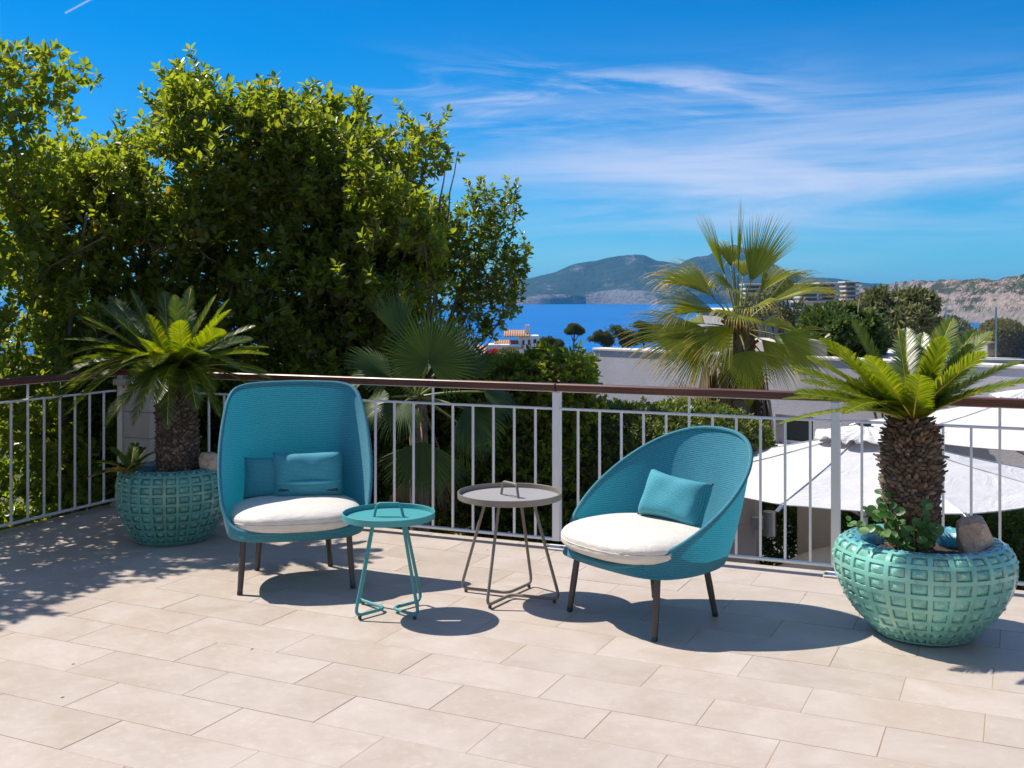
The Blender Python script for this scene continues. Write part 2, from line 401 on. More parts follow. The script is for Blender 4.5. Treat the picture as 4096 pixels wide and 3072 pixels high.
# ------------------------------------------------------------------ fabrics
def knit(name, base, dark, light, s=190, emb=.35):
    m = M_(name); uvn = m.node('ShaderNodeUVMap'); uvn.uv_map = 'uv'; uv = uvn.outputs[0]
    v = m.node('ShaderNodeTexVoronoi'); m.l.new(m.scale(uv, (1, .72, 1)), v.inputs['Vector']); v.inputs['Scale'].default_value = s; v.inputs['Randomness'].default_value = .22
    d = m.mapr(v.outputs['Distance'], .18, .62)
    n = m.noise(m.coord('World'), 7, 3); big = m.mapr(n, .3, .7, .92, 1.06)
    c = m.mix(d, light, dark); c = m.mix(.25, c, base)
    c = m.mix(1.0, c, m.ramp(big, [(0, (0, 0, 0)), (1, (1, 1, 1))]), 'MULTIPLY'); c = m.mix(.15, c, base)
    m.col(c); m.rough(.72); m.p.inputs['Specular IOR Level'].default_value = .25
    m.p.inputs['Sheen Weight'].default_value = .15
    nrm = m.bump(m.math('SUBTRACT', 1, v.outputs['Distance']), emb, .004)
    return m
kf = knit('teal_knit_shell', (.040, .235, .32), (.006, .065, .11), (.11, .46, .57), 160, .45); kf.translucent((.012, .36, .52), .24); M_SH = kf.m
M_PIL = knit('teal_knit_pillow', (.045, .31, .40), (.014, .12, .165), (.095, .44, .53), 190, .35).m
def cushion_mat():
    m = M_('cream_fabric'); v = m.coord('Object'); n = m.noise(m.scale(v, (1, 1, 3)), 9, 4, .6, 1.2)
    m.col(m.mix(m.mapr(n, .3, .7), (.68, .63, .555), (.74, .70, .63))); m.rough(.55); m.p.inputs['Sheen Weight'].default_value = .1
    m.bump(m.math('ADD', n, m.math('MULTIPLY', m.noise(v, 300, 2), .2)), .42, .012); m.translucent((.8, .72, .6), .06); return m.m
M_CU = cushion_mat()
M_LEG = paint('dark_bronze_leg', (.065, .055, .048), .42, .1)
M_ZIP = paint('zip_dark', (.012, .03, .04), .5)
M_TEAL = paint('teal_powder_coat', (.055, .285, .300), .48, .05, bumps=.05, scale=90)
M_TAUP = paint('taupe_powder_coat', (.205, .180, .152), .45, .05, bumps=.05, scale=90)
M_TTOP = paint('teal_table_top', (.060, .30, .315), .45, .05)
M_TOPLIT = paint('taupe_top_lit', (.36, .345, .34), .34, .04)  # taupe top painted lighter, its sky reflection put into the colour

def catmull(P, n):
    P = [Vector(p) for p in P]; m = len(P); out = []
    for i in range(n):
        t = i / (n - 1) * (m - 1); k = min(int(t), m - 2); f = t - k
        a = P[max(k - 1, 0)]; b = P[k]; c = P[k + 1]; d = P[min(k + 2, m - 1)]
        if k == 0: a = Vector((-P[1].x, P[1].y, P[1].z)) if abs(P[0].x) < 1e-6 else a
        if k == m - 2: d = Vector((-P[m - 2].x, P[m - 2].y, P[m - 2].z)) if abs(P[-1].x) < 1e-6 else d
        out.append(.5 * ((2 * b) + (c - a) * f + (2 * a - 5 * b + 4 * c - d) * f * f + (3 * b - a - 3 * c + d) * f ** 3))
    return out
def full_loop(half, n=48):
    h = catmull(half, n); return h + [Vector((-p.x, p.y, p.z)) for p in h[-2:0:-1]]
def shell(name, rim_half, base_half, parent, bulge, nt=16, thick=.022):
    A = full_loop(rim_half); B = full_loop(base_half); n = len(A); V = []; UV = []; F = []
    arc = [0]
    for i in range(1, n): arc.append(arc[-1] + (A[i] - A[i - 1]).length)
    arc2 = [0]
    for i in range(1, n): arc2.append(arc2[-1] + (B[i] - B[i - 1]).length)
    Lr = 1.0
    for i in range(n + 1):
        ii = i % n
        r, b = A[ii], B[ii]; c = b.lerp(r, .5); out = Vector((b.x, b.y, 0)); out = out.normalized() if out.length > 1e-6 else Vector()
        hgt = max(0, r.z - b.z); ctrl = Vector((b.x + (r.x - b.x) * bulge, b.y + (r.y - b.y) * bulge, b.z + hgt * .30))
        ln = (r - b).length
        ar = (arc[ii] if i < n else arc[-1] + (A[0] - A[-1]).length)
        for t in range(nt + 1):
            f = t / nt; p = b * (1 - f) ** 2 + ctrl * 2 * f * (1 - f) + r * f * f
            V.append(p); UV.append((ar, ln * f + .3))
    # bottom pan
    for i in range(n):
        for t in range(nt):
            F.append((i * (nt + 1) + t, (i + 1) * (nt + 1) + t, (i + 1) * (nt + 1) + t + 1, i * (nt + 1) + t + 1))
    o0 = len(V); cb = sum(B, Vector()) / n
    rings = (1.0, .93, .8, .5, .2)
    for k, rr in enumerate(rings[1:]):
        for i in range(n):
            p = cb + (B[i] - cb) * rr; p.z = B[i].z - (.035 * (1 - rr ** 2) ** .5 if rr < 1 else 0); V.append(p); UV.append((p.x + 5, p.y))
    def ring(k, i):
        i %= n
        return i * (nt + 1) if k == 0 else o0 + (k - 1) * n + i
    for k in range(len(rings) - 1):
        for i in range(n): F.append((ring(k, i), ring(k + 1, i), ring(k + 1, i + 1), ring(k, i + 1)))
    F.append(tuple(ring(len(rings) - 1, i) for i in range(n)))
    me = bpy.data.meshes.new(name); me.from_pydata([tuple(v) for v in V], [], F); me.update()
    lay = me.uv_layers.new(name='uv')
    for l in me.loops: lay.data[l.index].uv = UV[l.vertex_index]
    bm = bmesh.new(); bm.from_mesh(me); bmesh.ops.remove_doubles(bm, verts=bm.verts, dist=1e-5); bmesh.ops.recalc_face_normals(bm, faces=bm.faces); bm.to_mesh(me); bm.free()
    me.polygons.foreach_set('use_smooth', np.ones(len(me.polygons), bool)); me.materials.append(M_SH)
    o = link(name, me, parent)
    # soft piped rim
    P = A; Vr = []; Fr = []; UVr = []; k = 8
    for i in range(n):
        t = (P[(i + 1) % n] - P[i - 1]).normalized(); out = Vector((P[i].x, P[i].y, 0)).normalized(); x = t.cross(out).normalized(); y = x.cross(t)
        for j in range(k):
            a = 2 * math.pi * j / k; Vr.append(P[i] + (x * math.cos(a) + y * math.sin(a)) * thick * .52); UVr.append((arc[i], j * .009))
    for i in range(n):
        for j in range(k): Fr.append((i * k + j, i * k + (j + 1) % k, ((i + 1) % n) * k + (j + 1) % k, ((i + 1) % n) * k + j))
    mb = MB(); mb.add(Vr, Fr, UVr); mb.build('rim', M_SH, o, smooth=True)
    return o
def supercushion(name, mat, parent, a, b, h, z, ex=2.9, cx=0, cy=0, seam=True, front_taper=0):
    """puffy seat pad with plan superellipse and rounded edge"""
    n = 72; V = []; F = []; UV = []
    prof = []
    for k in range(25):
        t = math.pi * (k / 24 - .5); prof.append((math.cos(t), math.sin(t)))
    for k, (c, s_) in enumerate(prof):
        for i in range(n):
            an = 2 * math.pi * i / n; ca, sa = math.cos(an), math.sin(an); rr = (abs(ca) ** ex + abs(sa) ** ex) ** (-1 / ex)
            e = 1 - (1 - abs(c) ** .9) ** 1.0; rad = (1 - .155) * (c ** .42 if c > 0 else 0) + .155 * (c ** .9 if c > 0 else 0)
            zz = h / 2 * (abs(s_) ** .78) * (1 if s_ > 0 else -1)
            wr = 1 + .006 * math.sin(an * 37 + 3 * math.sin(an * 5)) * (1 - abs(s_))
            x = a * rr * ca * rad * wr; y = b * rr * sa * rad * wr
            zz += .010 * (1 - min(1, (x / a) ** 2 + (y / b) ** 2)) * (1 if s_ > 0 else 0)
            if abs(s_) < .05 and seam: x *= .985; y *= .985
            V.append((x + cx, y + cy, z + zz)); UV.append((x, y))
    m = len(prof)
    for k in range(m - 1):
        for i in range(n): F.append((k * n + i, k * n + (i + 1) % n, (k + 1) * n + (i + 1) % n, (k + 1) * n + i))
    F += [tuple(range(n))[::-1], tuple((m - 1) * n + i for i in range(n))]
    mb = MB(); mb.add(V, F, UV); o = mb.build(name, mat, parent, smooth=True)
    if seam:
        pts = []
        for i in range(n):
            an = 2 * math.pi * i / n; ca, sa = math.cos(an), math.sin(an); rr = (abs(ca) ** ex + abs(sa) ** ex) ** (-1 / ex)
            pts.append((a * rr * ca * .992 + cx, b * rr * sa * .992 + cy, z))
        mb = MB(); mb.tube(pts, .0022, 5, closed=True); mb.build('piping', mat, o, smooth=True)
    return o
def pillow_mesh(mb, w, h, t, pinch=.10, n=22, fold=None):
    V = []; UV = []; F = []
    for side in (1, -1):
        for j in range(n + 1):
            for i in range(n + 1):
                u = -1 + 2 * i / n; v = -1 + 2 * j / n
                x = u * w / 2 * (1 - pinch * (1 - v * v) * abs(u) ** 3 * .6); z = v * h / 2 * (1 - pinch * (1 - u * u) * abs(v) ** 3)
                th_ = t / 2 * ((1 - abs(u) ** 4.2) * (1 - abs(v) ** 4.2)) ** .42 if abs(u) < 1 and abs(v) < 1 else 0
                th_ *= 1 + .05 * math.sin(7 * u + 2 * v) * math.sin(5 * v + 1)
                V.append((x, -side * th_, z)); UV.append((x + side, z))
    q = (n + 1) ** 2
    for s in range(2):
        for j in range(n):
            for i in range(n):
                f = (s * q + j * (n + 1) + i, s * q + j * (n + 1) + i + 1, s * q + (j + 1) * (n + 1) + i + 1, s * q + (j + 1) * (n + 1) + i)
                F.append(f if s == 0 else f[::-1])
    mb.add(V, F, UV)
def pillow(name, w, h, t, loc, rot, label, pinch=.10, group=None):
    mb = MB(); pillow_mesh(mb, w, h, t, pinch); o = mb.build(name, M_PIL, None, smooth=True); o.location = loc; o.rotation_euler = rot
    me = o.data; bm = bmesh.new(); bm.from_mesh(me); bmesh.ops.remove_doubles(bm, verts=bm.verts, dist=1e-5); bm.to_mesh(me); bm.free()
    return tag(o, label, 'pillow', group)
def leg(p0, p1, parent):
    mb = MB(); a = Vector(p0); b = Vector(p1); mb.tube([a, a.lerp(b, .5), b + (a - b).normalized() * .02], [.0165, .0175, .0150], 12); o = mb.build('leg', M_LEG, parent, sharp=40)
    m2 = MB(); m2.tube([b + (a - b).normalized() * .02, b], [.0158, .0150], 12); m2.build('glide', M_ZIP, o, sharp=40)
def chair_legs(root, tops=.30):
    for (x, y, tx, ty) in ((-.305, -.275, -.285, -.235), (.305, -.275, .285, -.235), (-.215, .250, -.190, .195), (.215, .250, .190, .195)):
        leg((tx, ty, tops), (x, y, 0), root)
# high-back armchair
hc = thing('high_back_armchair', (-1.243, 6.14, 0), math.atan2(.231, .973), 'tall high-backed teal armchair between the left pot and the turquoise table', 'armchair')
rim = [(0, -.375, .345), (.16, -.37, .345), (.28, -.345, .352), (.355, -.30, .385), (.392, -.245, .46), (.410, -.19, .57), (.417, -.12, .70), (.410, -.04, .83), (.395, .04, .94), (.375, .11, 1.025), (.338, .175, 1.078), (.265, .225, 1.100), (.135, .25, 1.107), (0, .258, 1.109)]
bas = [(0, -.355, .30), (.16, -.35, .30), (.27, -.325, .30), (.335, -.27, .30), (.365, -.19, .30), (.370, -.10, .30), (.365, 0, .30), (.345, .10, .30), (.305, .19, .30), (.25, .245, .30), (.19, .275, .30), (.13, .29, .30), (.06, .297, .30), (0, .30, .30)]
shell('shell', rim, bas, hc, .72)
chair_legs(hc); supercushion('seat_cushion', M_CU, hc,   .366, .335, .150, .392, 3.0, 0, -.075)
# low armchair
lc = thing('low_armchair', (.70, 5.43, 0), math.atan2(-.79, .61), 'low teal armchair with tilted oval shell between the grey table and right pot', 'armchair')
def tilt_rim():
    out = []
    for k in range(14):
        a = math.pi * k / 13; s = (1 - math.cos(a)) / 2
        w = .465 * (1 - .06 * s); x = w * math.sin(a) ** .86; y = -.385 + .90 * (s ** .96); z = .335 + .575 * (max(0, s - .03) / .97) ** .96
        out.append((x if 0 < k < 13 else 0, y, z))
    return out
bas2 = [(0, -.36, .30), (.17, -.352, .30), (.29, -.325, .30), (.365, -.265, .30), (.40, -.18, .30), (.41, -.08, .30), (.40, .02, .30), (.37, .12, .30), (.32, .205, .30), (.26, .26, .30), (.19, .295, .30), (.12, .315, .30), (.06, .323, .30), (0, .325, .30)]
shell('shell', tilt_rim(), bas2, lc, .62)
chair_legs(lc); supercushion('seat_cushion', M_CU, lc, .380, .348, .148, .404, 2.5, 0, -.086)
# pillows
HM = hc.matrix_basis if False else Matrix.Translation(hc.location) @ Matrix.Rotation(hc.rotation_euler.z, 4, 'Z')
LM = Matrix.Translation(lc.location) @ Matrix.Rotation(lc.rotation_euler.z, 4, 'Z')
pl = HM @ Vector((.075, .085, .578)); p1 = pillow('lumbar_pillow', .40, .275, .19, pl, (R(-12), 0, hc.rotation_euler.z), 'front teal lumbar pillow with an open zip across it, on the tall armchair', .03, 'pillows on the tall armchair')
mb = MB(); mb.cbox((0, -.0965, -.066), (.335, .010, .014), .003); z1_ = mb.build('zip', M_ZIP, p1); z1_.rotation_euler = (R(14), R(1.5), 0); 
mb = MB(); mb.tube([(-.18, -.066, -.042), (-.09, -.100, -.047), (0, -.108, -.048), (.09, -.100, -.047), (.18, -.066, -.042)], [.006, .009, .010, .009, .006], 8); mb.build('zip_flap', M_PIL, p1, smooth=True)
mb = MB(); mb.cbox((.150, -.080, -.052), (.028, .006, .007), .002); mb.build('zip_pull', M_LEG, z1_)
pl = HM @ Vector((-.105, .125, .565)); pillow('lumbar_pillow', .37, .24, .12, pl, (R(-14), 0, hc.rotation_euler.z + R(-6)), 'rear teal pillow tucked behind the zipped one on the tall armchair', .04, 'pillows on the tall armchair')
pl = LM @ Vector((.045, .135, .580)); pillow('lumbar_pillow', .365, .255, .17, pl, (R(-24), R(7), lc.rotation_euler.z + R(14)), 'single teal pillow leaning back on the low armchair', .14)

# ------------------------------------------------------------------ side tables
def tray_table(name, c, ztop, r, feet, loops, handle_dir, mat, mtop, label, hl=.15, hh=.068, rimh=.026):
    root = thing(name, (c[0], c[1], 0), 0, label, 'side table')
    # tray deck with a slot
    n = 64; hd = Vector((math.cos(handle_dir), math.sin(handle_dir), 0)); hp = Vector((-hd.y, hd.x, 0)); mb = MB()
    z = ztop - rimh; sl, sw = .062, .0085; V = []; F = []
    ring_in = []
    for k in range(n):
        a = 2 * math.pi * k / n; ca, sa = math.cos(a), math.sin(a); s = min(sl / max(abs(ca), 1e-6), sw / max(abs(sa), 1e-6)); ring_in.append(hd * ca * s + hp * sa * s)
    for zz in (z, z - .005):
        for k in range(n): V.append((ring_in[k].x, ring_in[k].y, zz))
        for rr in (.5, 1):
            for k in range(n): a = 2 * math.pi * k / n + handle_dir; V.append((r * .985 * rr * math.cos(a), r * .985 * rr * math.sin(a), zz))
    for b, fl in ((0, 1), (3 * n, -1)):
        for j in range(2):
            for k in range(n):
                f = (b + j * n + k, b + (j + 1) * n + k, b + (j + 1) * n + (k + 1) % n, b + j * n + (k + 1) % n); F.append(f if fl > 0 else f[::-1])
    for k in range(n): F.append((k, (k + 1) % n, 3 * n + (k + 1) % n, 3 * n + k))
    mb.add(V, F); mb.build('tray', mtop, root)
    mb = MB(); pr = [(r * .98, -.034), (r, -.032), (r, -.001), (r - .0015, 0), (r - .0045, 0), (r - .006, -.002), (r - .006, -.0255), (r - .02, -.0265), (r - .02, -.034)]
    mb.lathe([(a, b + ztop) for a, b in pr] + [(pr[0][0], pr[0][1] + ztop)], 72, cap=False); mb.build('raised_edge', mat, root, sharp=35)
    # handle
    mb = MB(); q = [hd * (-hl / 2) + Vector((0, 0, z)), hd * (-hl / 2 + .016) + Vector((0, 0, z + hh)), hd * (hl / 2 - .016) + Vector((0, 0, z + hh)), hd * (hl / 2) + Vector((0, 0, z))]
    mb.tube(rounded(q, .02, 6), .0072, 10); mb.build('handle', mat, root, sharp=50)
    # wire frame: two bent loops
    for (i, j) in loops:
        fa, fb = Vector((*feet[i], .020)), Vector((*feet[j], .020)); ta, tb = fa * .46, fb * .46; ta.z = tb.z = ztop - .03
        mid = (fa + fb) / 2 * .10; mid.z = .020
        mb = MB(); mb.tube(rounded([ta, fa, mid, fb, tb], .045, 8), .0085, 10); fr = mb.build('leg_frame', mat, root, sharp=50)
        for f in (fa, fb):
            g = MB(); dd = (mid - f).normalized() * .03; g.lathe([(.0085, .0), (.0095, .004), (.0095, .014)], 8, (f.x + dd.x, f.y + dd.y, 0)); g.build('foot', M_LEG, fr)
tray_table('side_table', (-.632, 5.487), .515, .237, [(-.152, -.143), (.166, -.143), (-.172, .158), (.156, .142)], [(0, 2), (1, 3)], 0.02, M_TEAL, M_TTOP, 'low turquoise round tray table with loop handle, in front of the tall armchair')
tray_table('side_table', (-.012, 5.757), .570, .281, [(-.268, .118), (-.118, -.228), (.264, -.113), (.122, .226)], [(0, 3), (1, 2)], R(-52), M_TAUP, M_TOPLIT, 'taller taupe grey round tray table with loop handle, left of the low armchair', .15, .072)

# ------------------------------------------------------------------ glazed pots
def glaze(name, body, deep, rust, blue):
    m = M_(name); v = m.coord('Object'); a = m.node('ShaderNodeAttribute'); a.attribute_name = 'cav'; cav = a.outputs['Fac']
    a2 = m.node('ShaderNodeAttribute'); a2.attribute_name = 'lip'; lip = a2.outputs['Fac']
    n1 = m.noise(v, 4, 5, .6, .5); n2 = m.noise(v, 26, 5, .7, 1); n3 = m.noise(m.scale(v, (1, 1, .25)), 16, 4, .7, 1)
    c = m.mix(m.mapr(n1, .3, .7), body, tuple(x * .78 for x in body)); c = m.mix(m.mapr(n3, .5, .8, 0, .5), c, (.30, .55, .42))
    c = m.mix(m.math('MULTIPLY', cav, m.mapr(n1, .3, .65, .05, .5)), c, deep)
    edge = m.math('MULTIPLY', m.mapr(cav, .55, .95), m.mapr(n2, .45, .52)); c = m.mix(edge, c, rust)
    bl = m.math('MULTIPLY', m.mapr(lip, .35, .9), m.mapr(n3, .36, .56)); c = m.mix(m.math('MULTIPLY', bl, .85), c, blue)
    ru = m.math('MULTIPLY', m.mapr(lip, .5, .9), m.math('MULTIPLY', m.mapr(n2, .47, .60), m.mapr(cav, .15, .5))); c = m.mix(m.math('MULTIPLY', ru, .85), c, rust)
    stn = m.math('MULTIPLY', m.mapr(m.noise(m.scale(v, (1, 1, .15)), 22, 5, .75, .6), .54, .66), m.mapr(n1, .42, .6, 0, .55)); c = m.mix(stn, c, (.16, .13, .09)); lm = m.mapr(m.noise(v, 9, 6, .75, 1), .60, .72, 0, .35); c = m.mix(lm, c, (.50, .60, .54)); sp = m.mapr(m.noise(v, 55, 3, .8), .66, .72, 0, .8); c = m.mix(sp, c, (.05, .035, .02))
    m.col(c); m.rough(m.mapr(n1, .3, .7, .10, .38)); m.p.inputs['Coat Weight'].default_value = .5; m.p.inputs['Coat Roughness'].default_value = .08
    m.bump(m.math('ADD', n2, n3), .12, .006); return m.m
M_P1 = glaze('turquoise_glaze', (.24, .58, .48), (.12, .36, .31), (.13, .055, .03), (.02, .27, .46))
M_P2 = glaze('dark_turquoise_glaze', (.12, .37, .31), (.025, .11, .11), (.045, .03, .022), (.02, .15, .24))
def soil_mat():
    m = M_('potting_soil'); v = m.coord('World'); m.col(m.mix(m.noise(v, 40, 5), (.02, .014, .009), (.11, .075, .05))); m.rough(.95); m.bump(m.noise(v, 60, 5), 1, .03); return m.m
M_SOIL = soil_mat()
def pot(loc, prof, ncol, rows, mat, label, zs, rin, seed=0):
    """prof: closed-ish list of (r,z) from foot to inner lip; rows: list of (t0,t1) relief bands along it"""
    pts = catmull([(r, 0, z) for r, z in prof], 160); L = [0]
    for i in range(1, len(pts)): L.append(L[-1] + (pts[i] - pts[i - 1]).length)
    T = L[-1]
    def P(t):
        d = t * T
        for i in range(1, len(L)):
            if L[i] >= d: f = (d - L[i - 1]) / max(L[i] - L[i - 1], 1e-9); return pts[i - 1].lerp(pts[i], f)
        return pts[-1]
    us = [-1, -.77, -.70, -.61, -.3, 0, .3, .61, .70, .77]; ts = []
    prev = 0
    for (a, b) in rows:
        for k in (0, .5) if a - prev > .01 else (0,): ts.append((prev + (a - prev) * k, None, 0, 0))
        for u in us: ts.append((a + (b - a) * (u + 1) / 2, u, a, b))
        prev = b
    for k in range(7): ts.append((prev + (1 - prev) * k / 6, None, 0, 0))
    ts2 = []; 
    for t in ts:
        if not ts2 or t[0] > ts2[-1][0] + 1e-5: ts2.append(t)
    V = []; F = []; cav = []; lipa = []; nu = ncol * len(us); rg = random.Random(seed)
    jit = {}
    for (t, tv, a, b) in ts2:
        p = P(t); e = .004; q1 = P(max(0, t - e)); q2 = P(min(1, t + e)); tg = (q2 - q1).normalized(); nrm = Vector((tg.z, 0, -tg.x))
        for k in range(nu):
            c = k // len(us); u = us[k % len(us)]; an = 2 * math.pi * (c + (u + 1) / 2) / ncol; d = 0; cv = 0
            if tv is not None:
                m = max(abs(u), abs(tv)); key = (c, a)
                if key not in jit: jit[key] = rg.uniform(.8, 1.2)
                scale_ = min(1, (b - a) * T / .055) * jit[key]
                if m >= .75: d = 0
                else: d = (-.0095 + .0150 * (1 - m / .70)) * scale_; cv = 1 if m > .65 else 0
            r = p.x + nrm.x * d; z = p.z + nrm.z * d
            wob = 1 + .006 * math.sin(3 * an + 1) + .004 * math.sin(7 * an)
            V.append((r * wob * math.cos(an), r * wob * math.sin(an), z)); cav.append(cv); lipa.append(max(0, (t - .62) / .22))
    m_ = len(ts2)
    for j in range(m_ - 1):
        for k in range(nu): F.append((j * nu + k, j * nu + (k + 1) % nu, (j + 1) * nu + (k + 1) % nu, (j + 1) * nu + k))
    F.append(tuple(range(nu))[::-1])
    root = thing('glazed_pot', loc, 0, label, 'pot')
    mb = MB(); mb.add(V, F); o = mb.build('body', mat, root, sharp=16)
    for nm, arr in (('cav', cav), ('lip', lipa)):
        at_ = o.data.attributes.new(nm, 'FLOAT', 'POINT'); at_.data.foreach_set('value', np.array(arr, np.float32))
    mb = MB(); V = [(0, 0, zs + .02)]; F = []; n = 32
    for j in range(1, 6):
        for k in range(n): a = 2 * math.pi * k / n; rr = rin * j / 5; V.append((rr * math.cos(a), rr * math.sin(a), zs + .02 * (1 - j / 5) + rg.uniform(-.006, .006)))
    for k in range(n): F.append((0, 1 + k, 1 + (k + 1) % n))
    for j in range(4):
        for k in range(n): F.append((1 + j * n + k, 1 + (j + 1) * n + k, 1 + (j + 1) * n + (k + 1) % n, 1 + j * n + (k + 1) % n))
    mb.add(V, F); mb.build('soil', M_SOIL, root, smooth=True)
    return root
RPX, RPY = 1.975, 5.14
pot((RPX, RPY, 0), [(.17, .0), (.215, .004), (.240, .03), (.312, .10), (.367, .18), (.402, .26), (.417, .335), (.411, .395), (.385, .435), (.345, .455), (.305, .452), (.275, .430), (.262, .39), (.26, .33)],
    27, [(.07, .135), (.139, .212), (.216, .298), (.302, .392), (.396, .488), (.492, .580), (.584, .665), (.669, .745), (.75, .82)], M_P1,
    'large bright turquoise glazed pot with pyramid relief at the right, holding a cycad', .375, .27, 1)
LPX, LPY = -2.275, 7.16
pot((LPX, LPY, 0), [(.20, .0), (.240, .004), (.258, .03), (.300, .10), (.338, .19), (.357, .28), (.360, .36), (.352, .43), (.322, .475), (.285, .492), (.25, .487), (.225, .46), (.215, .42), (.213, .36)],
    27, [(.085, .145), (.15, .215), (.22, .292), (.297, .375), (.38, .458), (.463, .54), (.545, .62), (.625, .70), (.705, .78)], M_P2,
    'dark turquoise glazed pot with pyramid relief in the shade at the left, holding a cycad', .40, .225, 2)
# ------------------------------------------------------------------ plants
def D(x, y, Y): return at(x * .46293, y * .46293, Y)          # a point seen at (x, y) of the big view, at its own distance Y
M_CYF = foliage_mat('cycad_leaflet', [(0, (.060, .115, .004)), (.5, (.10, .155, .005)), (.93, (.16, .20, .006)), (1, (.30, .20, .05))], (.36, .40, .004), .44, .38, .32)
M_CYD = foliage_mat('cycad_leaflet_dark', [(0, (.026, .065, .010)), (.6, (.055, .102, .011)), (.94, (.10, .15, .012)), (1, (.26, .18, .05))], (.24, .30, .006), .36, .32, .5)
M_RACH = paint('frond_rachis', (.42, .36, .06), .5)
def scale_bark():
    m = M_('cycad_leaf_base'); g = m.node('ShaderNodeNewGeometry'); r = g.outputs['Random Per Island']
    c = m.ramp(r, [(0, (.055, .038, .026)), (.5, (.13, .092, .062)), (.85, (.22, .165, .115)), (1, (.30, .24, .18))])
    m.col(m.mix(m.math('MULTIPLY', m.noise(m.coord('World'), 60, 4), .6), c, (.05, .033, .022))); m.rough(.9); return m.m
M_SC = scale_bark(); M_CORE = paint('trunk_core', (.045, .03, .02), .95)
M_SCTOP = paint('fibre_tips', (.22, .105, .04), .85, .4)
def frond(name, p0, tip, lift, mat, parent, w=.085, npair=62, vee=.55, seed=0, twist=0, origin=Vector()):
    rg = np.random.default_rng(seed); p0 = Vector(p0); tip = Vector(tip); L = (tip - p0).length
    c1 = p0.lerp(tip, .40) + Vector((0, 0, lift * L)); c0 = p0.lerp(c1, .35) + Vector((0, 0, lift * L * .25))
    pts = bez([p0, c0, c1, tip], 40); V = []; F = []; b = 0
    side0 = (tip - p0).cross(Vector((0, 0, 1)))
    side0 = side0.normalized() if side0.length > 1e-3 else Vector((1, 0, 0))
    for sgn in (-1, 1):
        for k in range(npair):
            f = .13 + .865 * (k + .5 * (sgn > 0)) / npair; i = min(int(f * 40), 39); ff = f * 40 - i
            p = pts[i].lerp(pts[i + 1], ff); t = (pts[i + 1] - pts[i]).normalized()
            s = (side0 - t * side0.dot(t)).normalized(); s = Matrix.Rotation(twist * f, 3, t) @ s; u = s.cross(t); u = u if u.z > 0 or abs(u.z) < .05 else -u
            ln = w * min(1, (f - .06) / .22) ** .7 * (1 if f < .80 else max(.12, 1 - ((f - .80) / .2) ** 2.2)) * rg.uniform(.94, 1.06)
            ang = R(66 - 26 * f); d = (t * math.cos(ang) + (s * sgn * math.cos(vee) + u * math.sin(vee)) * math.sin(ang)).normalized()
            d = (d + Vector(rg.uniform(-.05, .05, 3).tolist())).normalized()
            wd = t * .0054; q = p + d * ln * .55; e = p + d * ln + Vector((0, 0, -ln * .10))
            V += [p - wd, p + wd, q + wd * 1.05 + u * .001, q - wd * 1.05 + u * .001, e]; F += [(b, b + 1, b + 2), (b, b + 2, b + 3), (b + 3, b + 2, b + 4)]; b += 5
    off = origin; V = [v - off for v in V]
    o = nmesh(name, [tuple(v) for v in V], np.array(F), mat, parent)
    mb = MB(); mb.tube([q - off for q in pts[::3]], [max(.0018, .0075 * (1 - k / 13.5)) for k in range(len(pts[::3]))], 5); mb.build('rachis', M_RACH, o, smooth=True)
    return o
